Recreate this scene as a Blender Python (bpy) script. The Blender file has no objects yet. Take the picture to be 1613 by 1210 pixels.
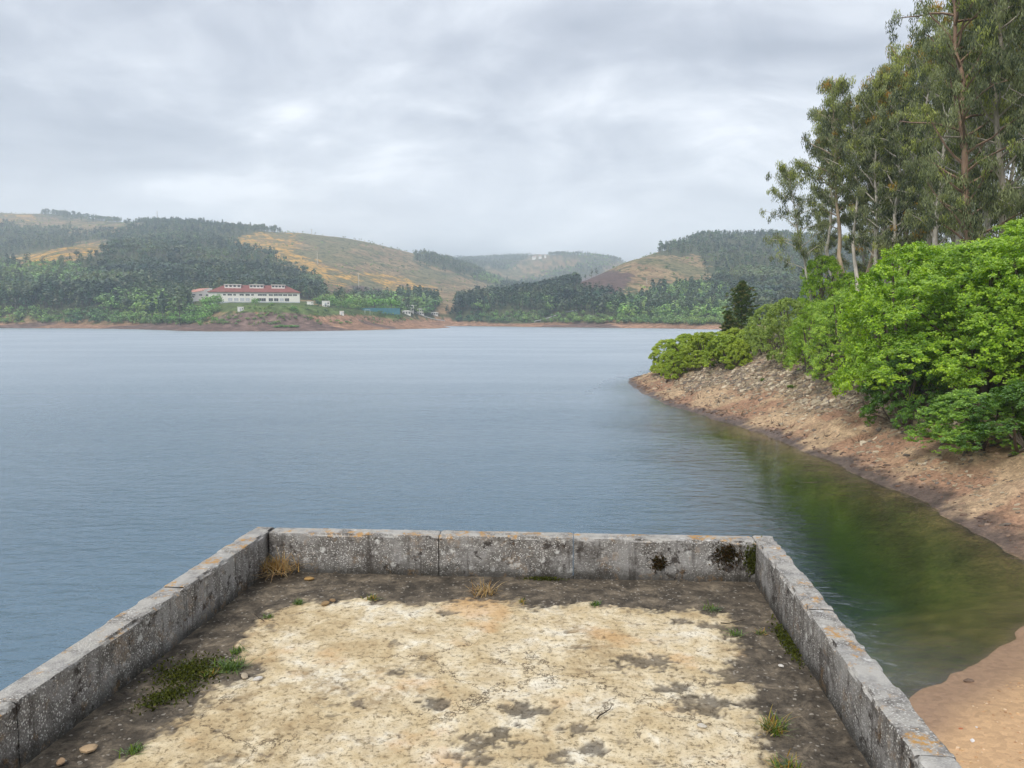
import bpy, math, random
import numpy as np
from mathutils import Vector

# ------------------------------------------------------------------ camera, sky, sun, exposure
scene = bpy.context.scene
FPX, UC, VC, HOR, CAMZ = 1212.0, 806.5, 605.0, 499.0, 8.0     # photo pixels (1613 x 1210); lake level is z = 0
PITCH = math.atan((VC - HOR) / FPX)
cam_data = bpy.data.cameras.new("camera")
cam_data.sensor_width = 36.0
cam_data.lens = 36.0 * FPX / 1613.0
cam_data.clip_start = 0.1
cam_data.clip_end = 40000.0
cam = bpy.data.objects.new("camera", cam_data)
scene.collection.objects.link(cam)
cam.location = (0, 0, CAMZ)
cam.rotation_euler = (math.radians(90) - PITCH, 0, 0)
scene.camera = cam

SUN_EL, SUN_AZ = math.radians(46), math.radians(-146)         # high, from the left and a little behind the camera
EXPOSURE = 1.15
scene.view_settings.view_transform = 'Standard'
scene.view_settings.look = 'None'
scene.view_settings.gamma = 1.0
scene.view_settings.use_curve_mapping = False
scene.view_settings.exposure = EXPOSURE
scene.render.engine = 'CYCLES'
scene.cycles.use_denoising = True
scene.cycles.use_adaptive_sampling = True
scene.cycles.adaptive_threshold = 0.02
scene.cycles.max_bounces = 6
scene.cycles.transparent_max_bounces = 16
scene.cycles.volume_bounces = 1
scene.cycles.caustics_reflective = False
scene.cycles.caustics_refractive = False

sun_data = bpy.data.lights.new("sun", 'SUN')
sun_data.energy = 1.5
sun_data.angle = math.radians(25)
sun_data.color = (1.0, 0.96, 0.9)
sun = bpy.data.objects.new("sun", sun_data)
scene.collection.objects.link(sun)
sd = Vector((math.sin(SUN_AZ) * math.cos(SUN_EL), math.cos(SUN_AZ) * math.cos(SUN_EL), math.sin(SUN_EL)))
sun.rotation_euler = sd.to_track_quat('Z', 'Y').to_euler()


class NT:
    """small node-tree writer"""
    def __init__(self, tree):
        self.t = tree
        self.t.nodes.clear()

    def n(self, kind, _in=None, **props):
        nd = self.t.nodes.new(kind)
        for k, v in props.items():
            setattr(nd, k, v)
        for k, v in (_in or {}).items():
            self.set(nd.inputs[k], v)
        return nd

    def set(self, sock, v):
        if isinstance(v, bpy.types.NodeSocket):
            self.t.links.new(v, sock)
        elif isinstance(v, bpy.types.Node):
            self.t.links.new(v.outputs[0], sock)
        else:
            if isinstance(v, (tuple, list)) and len(v) == 3 and sock.type == 'RGBA':
                v = (*v, 1.0)
            sock.default_value = v

    def math(self, op, a, b=0.0, c=0.0, clamp=False):
        return self.n('ShaderNodeMath', {0: a, 1: b, 2: c}, operation=op, use_clamp=clamp).outputs[0]

    def mix(self, f, a, b, blend='MIX'):
        nd = self.n('ShaderNodeMix', {0: f, 6: a, 7: b}, data_type='RGBA', blend_type=blend)
        return nd.outputs[2]

    def ramp(self, f, stops):
        nd = self.n('ShaderNodeValToRGB', {0: f})
        el = nd.color_ramp.elements
        while len(el) < len(stops):
            el.new(0.5)
        for e, (p, c) in zip(el, stops):
            e.position = p
            e.color = (*c, 1.0) if len(c) == 3 else c
        return nd.outputs[0]

    def rng(self, v, a, b, c=0.0, d=1.0, smooth=True):
        return self.n('ShaderNodeMapRange', {0: v, 1: a, 2: b, 3: c, 4: d},
                      interpolation_type='SMOOTHSTEP' if smooth else 'LINEAR').outputs[0]

    def noise(self, vec, scale, detail=4.0, rough=0.55, dist=0.0):
        return self.n('ShaderNodeTexNoise', {'Vector': vec, 'Scale': scale, 'Detail': detail, 'Roughness': rough,
                                             'Distortion': dist}).outputs[0]

    def voro(self, vec, scale, feature='F1', out=0):
        return self.n('ShaderNodeTexVoronoi', {'Vector': vec, 'Scale': scale}, feature=feature).outputs[out]

    def mapping(self, vec, loc=(0, 0, 0), rot=(0, 0, 0), scale=(1, 1, 1)):
        return self.n('ShaderNodeMapping', {'Vector': vec, 'Location': loc, 'Rotation': rot, 'Scale': scale}).outputs[0]


world = bpy.data.worlds.new("World")
scene.world = world
world.use_nodes = True
w = NT(world.node_tree)
gen = w.n('ShaderNodeTexCoord').outputs['Generated']
sep = w.n('ShaderNodeSeparateXYZ', {0: gen})
zc = w.math('MAXIMUM', sep.outputs[2], 0.0)
den = w.math('ADD', zc, 0.30)
pv = w.n('ShaderNodeCombineXYZ', {0: w.math('DIVIDE', sep.outputs[0], den), 1: w.math('DIVIDE', sep.outputs[1], den), 2: 0.0}).outputs[0]
pm = w.mapping(pv, loc=(1.7, 0.6, 3.1), rot=(0, 0, math.radians(24)), scale=(0.85, 1.0, 1.0))
n1 = w.noise(pm, 1.35, 6.0, 0.52, 0.6)
n2 = w.noise(pm, 4.2, 7.0, 0.6, 0.7)
cl = w.math('ADD', w.math('MULTIPLY', n1, 0.72), w.math('MULTIPLY', n2, 0.28))
cloud = w.ramp(cl, [(0.38, (0.235, 0.255, 0.298)), (0.47, (0.315, 0.335, 0.378)), (0.54, (0.425, 0.445, 0.482)), (0.61, (0.58, 0.595, 0.625))])
low = w.math('MULTIPLY', w.rng(zc, 0.02, 0.24, 1.0, 0.0), w.rng(w.noise(pm, 0.9, 3.0, 0.5), 0.36, 0.60, 0.45, 1.15))
cloud = w.mix(w.math('MULTIPLY', low, 0.75, clamp=True), cloud, (0.74, 0.755, 0.78))
sky = w.n('ShaderNodeTexSky', sky_type='NISHITA', sun_disc=False, sun_elevation=SUN_EL, sun_rotation=SUN_AZ)
bg1 = w.n('ShaderNodeBackground', {0: sky, 1: 0.06})
bg2 = w.n('ShaderNodeBackground', {0: cloud, 1: 1.0})
wm = w.n('ShaderNodeMixShader', {0: 0.93, 1: bg1, 2: bg2})
w.n('ShaderNodeOutputWorld', {0: wm})

# ------------------------------------------------------------------ helpers
COL = scene.collection
rs = np.random.RandomState(7)
random.seed(7)


def ray(u, v):
    x = (np.asarray(u, float) - UC) / FPX
    y = -(np.asarray(v, float) - VC) / FPX
    cp, sp = math.cos(PITCH), math.sin(PITCH)
    return x, cp + y * sp, -sp + y * cp


def at(u, v, z):
    """point of the horizontal plane z seen at photo pixel (u, v)"""
    x, y, d = ray(u, v)
    t = (z - CAMZ) / d
    return np.array([x * t, y * t, z])


def slope_of(u, v):
    x, y, d = ray(u, v)
    return d / np.hypot(x, y)


def azim(u):
    x, y, _ = ray(u, HOR)
    return np.arctan2(x, y)


def polar(u, r):
    a = azim(u)
    return r * np.sin(a), r * np.cos(a)


def project(x, y, z):
    cp, sp = math.cos(PITCH), math.sin(PITCH)
    zz = z - CAMZ
    f = y * cp - zz * sp
    upv = y * sp + zz * cp
    f = np.where(np.abs(f) < 1e-3, 1e-3, f)
    return UC + FPX * x / f, VC - FPX * upv / f, f


def hash2(ix, iy, seed):
    h = (ix.astype(np.int64) * 374761393 + iy.astype(np.int64) * 668265263 + seed * 982451653) & 0xFFFFFFFF
    h = ((h ^ (h >> 13)) * 1274126177) & 0xFFFFFFFF
    h = (h ^ (h >> 16)) & 0xFFFFFFFF
    return h / 4294967295.0


def vnoise(x, y, seed=0):
    x = np.asarray(x, float); y = np.asarray(y, float)
    ix, iy = np.floor(x), np.floor(y)
    fx, fy = x - ix, y - iy
    fx = fx * fx * fx * (fx * (fx * 6 - 15) + 10); fy = fy * fy * fy * (fy * (fy * 6 - 15) + 10)
    a, b = hash2(ix, iy, seed), hash2(ix + 1, iy, seed)
    c, d = hash2(ix, iy + 1, seed), hash2(ix + 1, iy + 1, seed)
    return (a * (1 - fx) + b * fx) * (1 - fy) + (c * (1 - fx) + d * fx) * fy


def fbm(x, y, octv=4, seed=0, gain=0.5):
    s = 0.0; a = 1.0; t = 0.0
    for i in range(octv):
        s = s + a * vnoise(x * 2 ** i + 17.3 * i, y * 2 ** i - 9.1 * i, seed + i)
        t += a; a *= gain
    return s / t                                                # 0..1, mean 0.5


def sstep(a, b, x):
    t = np.clip((np.asarray(x, float) - a) / (b - a), 0, 1)
    return t * t * (3 - 2 * t)


def in_poly(u, v, poly):
    u = np.asarray(u, float); v = np.asarray(v, float)
    ins = np.zeros(u.shape, bool)
    n = len(poly)
    for i in range(n):
        x1, y1 = poly[i]; x2, y2 = poly[(i + 1) % n]
        if y1 == y2:
            continue
        c = ((y1 > v) != (y2 > v)) & (u < (x2 - x1) * (v - y1) / (y2 - y1) + x1)
        ins ^= c
    return ins


def poly_sdf(x, y, poly):
    """distance to the outline, negative inside"""
    d2 = np.full(np.shape(x), 1e18)
    n = len(poly)
    for i in range(n):
        ax, ay = poly[i]; bx, by = poly[(i + 1) % n]
        ex, ey = bx - ax, by - ay
        t = np.clip(((x - ax) * ex + (y - ay) * ey) / (ex * ex + ey * ey + 1e-12), 0, 1)
        d2 = np.minimum(d2, (x - ax - t * ex) ** 2 + (y - ay - t * ey) ** 2)
    return np.where(in_poly(x, y, poly), -1, 1) * np.sqrt(d2)


def mesh_np(name, V, F, mat=None, col=None, smooth=False, extra=None):
    """mesh from numpy vertices and a list of face arrays (quads and / or triangles)"""
    if not isinstance(F, (list, tuple)):
        F = [F]
    F = [np.asarray(f, np.int32) for f in F if len(f)]
    me = bpy.data.meshes.new(name)
    V = np.asarray(V, np.float32)
    me.vertices.add(len(V)); me.vertices.foreach_set('co', V.ravel())
    idx = np.concatenate([f.ravel() for f in F])
    tot = np.concatenate([np.full(len(f), f.shape[1], np.int32) for f in F])
    start = np.concatenate([[0], np.cumsum(tot)[:-1]]).astype(np.int32)
    me.loops.add(len(idx)); me.loops.foreach_set('vertex_index', idx)
    me.polygons.add(len(tot)); me.polygons.foreach_set('loop_start', start)
    me.update(calc_edges=True)
    me.polygons.foreach_set('use_smooth', np.full(len(tot), bool(smooth)))
    if col is not None:
        c = np.ones((len(V), 4), np.float32); c[:, :3] = col
        a = me.attributes.new('col', 'FLOAT_COLOR', 'POINT'); a.data.foreach_set('color', c.ravel())
    for k, arr in (extra or {}).items():
        a = me.attributes.new(k, 'FLOAT', 'POINT'); a.data.foreach_set('value', np.asarray(arr, np.float32).ravel())
    if mat is not None:
        me.materials.append(mat)
    return me


def link(name, me, parent=None, loc=(0, 0, 0), rotz=0.0, scale=1.0):
    o = bpy.data.objects.new(name, me)
    COL.objects.link(o)
    o.location = loc
    o.rotation_euler = (0, 0, rotz)
    o.scale = (scale,) * 3 if np.isscalar(scale) else scale
    if parent is not None:
        o.parent = parent
    return o


def tag(o, label=None, cat=None, group=None, kind=None):
    if label: o['label'] = label
    if cat: o['category'] = cat
    if group: o['group'] = group
    if kind: o['kind'] = kind
    return o


class MB:
    """collects pieces of one mesh"""
    def __init__(self):
        self.V, self.Q, self.T, self.C, self.n = [], [], [], [], 0

    def add(self, V, Q=None, T=None, col=(1, 1, 1)):
        V = np.asarray(V, float)
        self.V.append(V)
        self.C.append(np.broadcast_to(np.asarray(col, float), (len(V), 3)))
        if Q is not None and len(Q): self.Q.append(np.asarray(Q) + self.n)
        if T is not None and len(T): self.T.append(np.asarray(T) + self.n)
        self.n += len(V)

    def box(self, x0, x1, y0, y1, z0, z1, col=(1, 1, 1)):
        V = [(x, y, z) for z in (z0, z1) for y in (y0, y1) for x in (x0, x1)]
        self.add(V, [(0, 2, 3, 1), (4, 5, 7, 6), (0, 1, 5, 4), (2, 6, 7, 3), (0, 4, 6, 2), (1, 3, 7, 5)], col=col)
        return self

    def tube(self, P, R, n=6, col=(1, 1, 1), cap=True):
        P = np.asarray(P, float); R = np.broadcast_to(np.asarray(R, float), (len(P),))
        T = np.gradient(P, axis=0); T /= np.linalg.norm(T, axis=1)[:, None] + 1e-9
        ref = np.where(np.abs(T[:, 2:3]) > 0.9, [[1.0, 0, 0]], [[0, 0, 1.0]])
        A = np.cross(T, ref); A /= np.linalg.norm(A, axis=1)[:, None] + 1e-9
        B = np.cross(T, A)
        th = np.arange(n) / n * 2 * math.pi
        V = P[:, None] + R[:, None, None] * (np.cos(th)[None, :, None] * A[:, None] + np.sin(th)[None, :, None] * B[:, None])
        V = V.reshape(-1, 3)
        i = np.arange(len(P) - 1)[:, None] * n; j = np.arange(n)[None]; k = (j + 1) % n
        Q = np.stack([i + j, i + k, i + n + k, i + n + j], -1).reshape(-1, 4)
        Tt = []
        if cap:
            V = np.vstack([V, P[-1:]]); e = (len(P) - 1) * n
            Tt = [(e + a, e + (a + 1) % n, len(V) - 1) for a in range(n)]
        self.add(V, Q, Tt, col)
        return self

    def leaves(self, Cn, D, S, L, W, col):
        """kite-shaped leaves: centre, long axis, side axis, length, width"""
        Cn = np.asarray(Cn, float)
        L = np.broadcast_to(np.asarray(L, float), (len(Cn),))[:, None]; W = np.broadcast_to(np.asarray(W, float), (len(Cn),))[:, None]
        a = Cn - D * L * .5; b = Cn + S * W * .5 - D * L * .08; c = Cn + D * L * .5; d = Cn - S * W * .5 - D * L * .08
        V = np.stack([a, b, c, d], 1).reshape(-1, 3)
        Q = np.arange(len(V)).reshape(-1, 4)
        col = np.broadcast_to(np.asarray(col, float), (len(Cn), 3))
        self.V.append(V); self.C.append(np.repeat(col, 4, 0)); self.Q.append(Q + self.n); self.n += len(V)
        return self

    def mesh(self, name, mat, smooth=False):
        F = []
        if self.Q: F.append(np.vstack(self.Q))
        if self.T: F.append(np.vstack(self.T))
        return mesh_np(name, np.vstack(self.V), F, mat, np.vstack(self.C), smooth)

    def build(self, name, mat, parent=None, smooth=False, **kw):
        return link(name, self.mesh(name, mat, smooth), parent, **kw)


def unit(v):
    v = np.asarray(v, float)
    return v / (np.linalg.norm(v, axis=-1, keepdims=True) + 1e-9)


def rdirs(n, st=rs):
    return unit(st.normal(size=(n, 3)))


def empty(name, loc=(0, 0, 0), rotz=0.0, scale=1.0):
    return link(name, None, None, loc, rotz, scale)


def copy_thing(o, loc=None, rotz=0.0, scale=1.0, label=None):
    c = o.copy(); COL.objects.link(c)
    if loc is not None: c.location = loc
    c.rotation_euler = (0, 0, rotz); c.scale = (scale,) * 3 if np.isscalar(scale) else scale
    if label: c['label'] = label
    for ch in list(o.children):
        d = ch.copy(); COL.objects.link(d); d.parent = c
        for g in list(ch.children):
            e = g.copy(); COL.objects.link(e); e.parent = d
    return c


# ------------------------------------------------------------------ materials
def material(name):
    m = bpy.data.materials.new(name)
    m.use_nodes = True
    return m, NT(m.node_tree)


def finish(t, color, rough=0.85, bump=None, strength=0.5, dist=0.05, spec=0.3):
    p = t.n('ShaderNodeBsdfPrincipled', {'Base Color': color, 'Roughness': rough, 'Specular IOR Level': spec})
    if bump is not None:
        t.set(p.inputs['Normal'], t.n('ShaderNodeBump', {'Strength': strength, 'Distance': dist, 'Height': bump}))
    t.n('ShaderNodeOutputMaterial', {0: p})


def mat_plain(name, c, rough=0.7, var=0.15, scale=3.0):
    m, t = material(name)
    pos = t.n('ShaderNodeNewGeometry').outputs['Position']
    v = t.rng(t.noise(pos, scale, 5), 0.25, 0.75, 1 - var, 1 + var, False)
    finish(t, t.n('ShaderNodeVectorMath', {0: c, 'Scale': v}, operation='SCALE').outputs[0], rough)
    return m


def mat_leaf(name, trans=0.35, gloss=0.12, rough=0.5):
    """leaf colour comes from the mesh's 'col' attribute"""
    m, t = material(name)
    c = t.n('ShaderNodeAttribute', attribute_name='col').outputs[0]
    d = t.n('ShaderNodeBsdfDiffuse', {0: c})
    tc = t.n('ShaderNodeVectorMath', {0: c, 1: (1.15, 1.15, 0.6)}, operation='MULTIPLY').outputs[0]
    tr = t.n('ShaderNodeBsdfTranslucent', {0: tc})
    mx = t.n('ShaderNodeMixShader', {0: trans, 1: d, 2: tr})
    g = t.n('ShaderNodeBsdfGlossy', {0: (0.8, 0.85, 0.9), 1: rough})
    fr = t.n('ShaderNodeFresnel', {0: 1.4})
    mx2 = t.n('ShaderNodeMixShader', {0: t.math('MULTIPLY', fr, gloss * 3), 1: mx, 2: g})
    t.n('ShaderNodeOutputMaterial', {0: mx2})
    return m


def mat_attr(name, rough=0.85, scale=2.0, var=0.3, strength=0.4, dist=0.03, stretch=(1, 1, 1)):
    m, t = material(name)
    c = t.n('ShaderNodeAttribute', attribute_name='col').outputs[0]
    pos = t.n('ShaderNodeTexCoord').outputs['Object']
    pos = t.mapping(pos, scale=stretch)
    nz = t.noise(pos, scale, 6, 0.6)
    v = t.rng(nz, 0.25, 0.75, 1 - var, 1 + var, False)
    finish(t, t.n('ShaderNodeVectorMath', {0: c, 'Scale': v}, operation='SCALE').outputs[0], rough, nz, strength, dist)
    return m


M_LEAF = mat_leaf('leaf', 0.45, 0.03, 0.6)
M_FAR_LEAF = mat_leaf('far_leaf', 0.2, 0.03, 0.7)
M_BARK = mat_attr('bark', scale=3.0, stretch=(1, 1, 0.15), var=0.45, strength=0.8)
M_PAINTED = mat_attr('painted', rough=0.7, scale=0.5, var=0.08, strength=0.1)
# ------------------------------------------------------------------ lake outline (z = 0), from the near beach round the cove, the point and the far shore
def shore(u, v):
    p = at(u, v, 0.0)
    return (float(p[0]), float(p[1]))


LAKE = [(-90, -8), (-12, 1), (0, 7), (5, 12.2), shore(1440, 1100), shore(1490, 1071), shore(1530, 1045), shore(1575, 1012), shore(1613, 985), shore(1680, 945),
        (17.6, 22.3), (18.2, 23.6), shore(1650, 902), shore(1613, 880), shore(1575, 857), shore(1530, 831), shore(1490, 809), shore(1450, 789), shore(1400, 766),
        shore(1350, 745), shore(1300, 724), shore(1250, 704), shore(1200, 685), shore(1150, 667), shore(1100, 652), shore(1050, 636), shore(1010, 618),
        shore(992, 604), shore(990, 597), (17.2, 101), (26, 118), (38, 150), (57, 212), (110, 320), (190, 400), (200, 450),
        shore(1220, 520), shore(1150, 519.2), shore(1100, 518.6), shore(1040, 517.5), shore(1000, 517), shore(900, 516), shore(850, 515.3), shore(800, 514.5),
        shore(720, 513.6), shore(685, 513.9), shore(690, 514.9), shore(712, 516.2), shore(690, 517.6), shore(620, 519), shore(575, 520.4), shore(540, 521), shore(450, 522), shore(330, 522.3),
        shore(290, 521.4), shore(250, 519.8), shore(180, 518), shore(100, 517.2), shore(0, 517), shore(-120, 517), shore(-300, 522), shore(-700, 540), (-330, 120)]

# land heights behind the far shore: photo row of the ground at column u and distance r
TR = np.array([440, 470, 500, 560, 650, 750, 850, 1000, 1200, 1450, 1750, 2200, 3000, 4500, 6500], float)
TAB = {
    -400: [512, 509, 505, 487, 464, 448, 434, 420, 405, 384, 352, 342, 380, 420],
    0:    [511, 509, 504, 482, 466, 449, 434, 424, 414, 388, 356, 336, 380, 420],
    100:  [511, 509, 504, 482, 465, 446, 417, 389, 398, 384, 358, 337, 380, 420],
    150:  [511, 508, 504, 480, 463, 442, 412, 389, 394, 380, 356, 343, 385, 420],
    200:  [511, 507, 503, 480, 462, 438, 410, 394, 388, 366, 352, 356, 390, 420],
    300:  [507, 492, 487, 477, 461, 440, 412, 395, 382, 360, 351, 370, 400, 430],
    340:  [506, 482, 478, 474, 460, 441, 417, 399, 384, 361, 354, 374, 402, 430],
    400:  [506, 479, 476, 473, 457, 439, 416, 399, 382, 362, 368, 384, 410, 430],
    480:  [507, 480, 477, 474, 464, 451, 433, 412, 388, 367, 378, 397, 415, 430],
    540:  [509, 488, 484, 479, 470, 461, 445, 422, 395, 375, 388, 405, 418, 430],
    600:  [510, 495, 489, 483, 476, 467, 453, 435, 408, 387, 395, 410, 420, 430],
    660:  [510, 500, 494, 487, 479, 471, 460, 446, 422, 401, 405, 410, 414, 420],
    700:  [510, 503, 498, 491, 482, 474, 464, 453, 432, 410, 412, 411, 409, 415],
    750:  [510, 505, 502, 490, 480, 475, 468, 461, 446, 430, 426, 416, 405, 420],
    800:  [510, 507, 504, 486, 472, 469, 470, 467, 458, 450, 446, 416, 400, 410],
    850:  [510, 507, 504, 485, 464, 459, 464, 467, 463, 457, 448, 406, 402, 415],
    900:  [510, 507, 504, 484, 459, 446, 450, 457, 460, 458, 448, 401, 408, 420],
    950:  [510, 507, 504, 483, 459, 438, 429, 438, 450, 455, 446, 405, 412, 420],
    1000: [510, 507, 504, 483, 460, 436, 406, 408, 425, 440, 440, 420, 420, 420],
    1050: [510, 507, 503, 483, 463, 440, 411, 392, 394, 410, 420, 420, 420, 425],
    1100: [510, 506, 502, 483, 466, 447, 421, 398, 377, 384, 400, 410, 420, 425],
    1200: [510, 505, 500, 483, 466, 447, 422, 398, 373, 380, 395, 410, 420, 425],
    1300: [510, 505, 500, 483, 466, 450, 426, 404, 382, 388, 400, 410, 420, 425],
    1600: [510, 505, 500, 485, 470, 455, 438, 420, 405, 400, 405, 410, 420, 425],
    2100: [510, 505, 500, 485, 470, 455, 438, 420, 405, 400, 405, 410, 420, 425]}
_MID = {300: 498, 340: 490, 400: 488, 480: 489, 540: 495, 600: 501, 660: 504}
for _k in TAB: TAB[_k].insert(1, _MID.get(_k, (TAB[_k][0] + TAB[_k][1]) / 2))
TU = np.array(sorted(TAB)); TY = np.array([TAB[k] for k in TU], float)
TZ = np.array([[CAMZ + slope_of(uu, yy) * rr for rr, yy in zip(TR, row)] for uu, row in zip(TU, TY)])
TAZ = azim(TU)
_taz_f = np.linspace(TAZ[0], TAZ[-1], 500)
_tr_f = np.linspace(math.log(TR[0]), math.log(TR[-1]), 400)
_A = np.array([np.interp(_tr_f, np.log(TR), row) for row in TZ])
_A = np.array([np.interp(_taz_f, TAZ, _A[:, j]) for j in range(400)]).T


def _blur(a, k, axis):
    ker = np.hanning(k + 2)[1:-1]; ker /= ker.sum()
    pad = [(0, 0), (0, 0)]; pad[axis] = (k // 2, k // 2)
    b = np.pad(a, pad, mode='edge')
    return np.apply_along_axis(lambda q: np.convolve(q, ker, 'valid'), axis, b)


_A = _blur(_blur(_A, 15, 0), 7, 1)


def far_height(x, y):
    r = np.maximum(np.hypot(x, y), 1.0); az = np.arctan2(x, y)
    fa = np.clip((az - _taz_f[0]) / (_taz_f[-1] - _taz_f[0]) * 499, 0, 498.999)
    fr = np.clip((np.log(r) - _tr_f[0]) / (_tr_f[-1] - _tr_f[0]) * 399, 0, 398.999)
    ia, ir = fa.astype(int), fr.astype(int); da, dr = fa - ia, fr - ir
    z = (_A[ia, ir] * (1 - dr) + _A[ia, ir + 1] * dr) * (1 - da) + (_A[ia + 1, ir] * (1 - dr) + _A[ia + 1, ir + 1] * dr) * da
    amp = 0.0045 * r
    z = z + amp * (fbm(x / 160.0, y / 160.0, 3, 11) - 0.5) * sstep(560, 800, r) + 0.9 * (fbm(x / 14.0, y / 14.0, 3, 12) - 0.5)
    return z


def height(x, y, fine=True):
    """ground height; negative under the lake"""
    x = np.asarray(x, float); y = np.asarray(y, float)
    wob = (fbm(x / 3.0, y / 3.0, 3, 5) - 0.5) * 1.0 * sstep(0, 40, np.hypot(x, y)) + (fbm(x / 0.8, y / 0.8, 2, 6) - .5) * 0.25
    r = np.hypot(x, y)
    s = poly_sdf(x, y, LAKE) + wob + (fbm(x / 25., y / 25., 3, 8) - .5) * 7.0 * sstep(250, 450, r)
    beach = sstep(27, 20, y) * sstep(-60, 0, x)
    zb = np.interp(s, [-60, -25, -10, -4, -1.5, 0, 1.5, 6, 10, 14, 25, 60, 150, 300], [-11, -7.2, -3.4, -1.4, -.42, 0, .5, 2.4, 4.0, 5.0, 7.0, 13, 28, 45])
    zs = np.interp(s, [-60, -25, -10, -4, -1.5, 0, 3, 10, 30, 100], [-11, -7.2, -3.2, -1.15, -.30, 0, .38, 1.3, 3.5, 4.5])
    zn = zb * (1 - beach) + zs * beach
    behind = sstep(8, -10, y) * (r < 60)
    zn = np.where(s > 0, np.minimum(zn, 5.0 + 60 * (1 - behind)), zn)
    zf = far_height(x, y)
    zshore = np.interp(s, [-60, -10, 0, 6, 16, 40], [-11, -2.0, 0, 1.3, 3.0, 4.6])
    k = sstep(12, 42, s)
    zfar = np.where(s > 0, zshore * (1 - k) + np.maximum(zf, 2.5) * k, zshore)
    b = sstep(330, 430, r)
    z = zn * (1 - b) + zfar * b
    if fine:
        land = sstep(0.0, 3.0, s)
        ph = z / .30 + fbm(x / 4., y / 4., 2, 23) * 1.2; ph = ph - np.floor(ph)        # old waterline steps
        z = z + land * (1 - b) * (1 - beach) * sstep(9, 5, s) * .11 * (np.minimum(ph / .75, (1 - ph) / .25) - .5)
        z = z + land * (1 - b) * ((fbm(x / 1.7, y / 1.7, 4, 21) - .5) * 0.55 + (fbm(x / 0.35, y / 0.35, 2, 22) - .5) * 0.10) * (1 - 0.8 * beach)
    return z, s


def gz(x, y):
    z, _ = height(np.array([float(x)]), np.array([float(y)]))
    return float(z[0])


# land cover of the far side, drawn as outlines in the view and laid on the ground where they fall
COV_FOREST = [
    [(160, 376), (200, 358), (260, 356), (330, 366), (392, 384), (440, 405), (505, 442), (508, 472), (470, 470), (420, 466), (330, 466), (300, 474), (296, 440), (190, 402)],
    [(225, 350), (300, 346), (385, 349), (448, 358), (450, 366), (392, 376), (375, 388), (330, 368), (240, 362)],
    [(-420, 360), (60, 356), (130, 366), (165, 364), (178, 372), (120, 384), (20, 402), (-420, 430)],
    [(60, 324), (120, 328), (192, 342), (190, 352), (110, 346), (60, 336)],
    [(-420, 430), (10, 412), (30, 418), (120, 416), (190, 392), (300, 440), (304, 500), (-420, 512)],
    [(650, 403), (700, 404), (760, 425), (800, 446), (770, 448), (700, 425), (655, 412)],
    [(690, 512), (720, 480), (790, 452), (900, 420), (985, 398), (1000, 404), (962, 420), (905, 446), (900, 462), (960, 470), (1000, 474), (1100, 446), (1145, 450), (1180, 462), (1300, 470), (1300, 514), (960, 505), (690, 512)],
    [(1035, 388), (1060, 380), (1120, 366), (1240, 360), (1400, 370), (1400, 470), (1180, 462), (1150, 440), (1130, 446), (1120, 420), (1090, 404), (1035, 396)],
    [(866, 399), (905, 395), (962, 398), (962, 408), (870, 406)], [(720, 406), (790, 399), (836, 404), (800, 424), (740, 420)],
    [(510, 476), (560, 470), (640, 466), (690, 462), (690, 500), (640, 497), (520, 488)],
]
COV_DECID = [[(-420, 436), (10, 416), (140, 420), (170, 440), (140, 460), (60, 470), (-420, 478)],
             [(960, 470), (1000, 470), (1060, 446), (1110, 446), (1170, 470), (1140, 512), (960, 500)],
             [(150, 478), (300, 478), (300, 512), (150, 512)], [(510, 470), (690, 462), (690, 500), (510, 490)],
             [(700, 460), (790, 420), (960, 395), (960, 420), (800, 452)]]
COV_GORSE = [[(16, 410), (60, 396), (150, 382), (166, 386), (140, 402), (118, 413), (40, 416)],
             [(352, 382), (400, 372), (440, 388), (500, 415), (570, 440), (545, 452), (500, 442), (430, 405)],
             [(400, 366), (470, 370), (470, 392), (440, 396)], [(560, 425), (690, 450), (690, 466), (600, 456)],
             [(0, 338), (60, 338), (60, 352), (0, 352)]]
COV_BURNT = [[(522, 462), (560, 450), (602, 456), (610, 470), (560, 474), (525, 472)], [(880, 452), (960, 425), (1000, 440), (960, 470), (890, 474)]]


def jitter_uv(u, v, x, y, amt=17.0):
    return (u + (fbm(x / 45., y / 45., 4, 31) - .5) * 2 * amt, v + (fbm(x / 45., y / 45., 4, 37) - .5) * amt)


def cover(x, y, z):
    u, v, f = project(x, y, z)
    u, v = jitter_uv(u, v, x, y)
    A = lambda L: np.any([in_poly(u, v, p) for p in L], axis=0)
    return u, v, A(COV_FOREST), A(COV_DECID), A(COV_GORSE), A(COV_BURNT)


# polar ground sheet
AZ = np.concatenate([np.linspace(-math.pi, -0.80, 60)[:-1], np.linspace(-0.80, 0.80, 620), np.linspace(0.80, math.pi, 60)[1:]])
RR = np.concatenate([np.geomspace(1.5, 60, 50)[:-1], np.geomspace(60, 395, 50)[:-1], np.geomspace(395, 640, 110)[:-1], np.geomspace(640, 2500, 190)[:-1], np.geomspace(2500, 9000, 40)])
gx = RR[:, None] * np.sin(AZ)[None]; gy = RR[:, None] * np.cos(AZ)[None]
GZ, GS = height(gx, gy, fine=False)
BANK_X0, BANK_X1, BANK_Y0, BANK_Y1 = 4.0, 46.0, 8.0, 132.0
inb = sstep(BANK_X0, BANK_X0 + 1.5, gx) * sstep(BANK_X1, BANK_X1 - 2, gx) * sstep(BANK_Y0, BANK_Y0 + 1.5, gy) * sstep(BANK_Y1, BANK_Y1 - 4, gy)
GZs = GZ - 0.8 * inb
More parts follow.
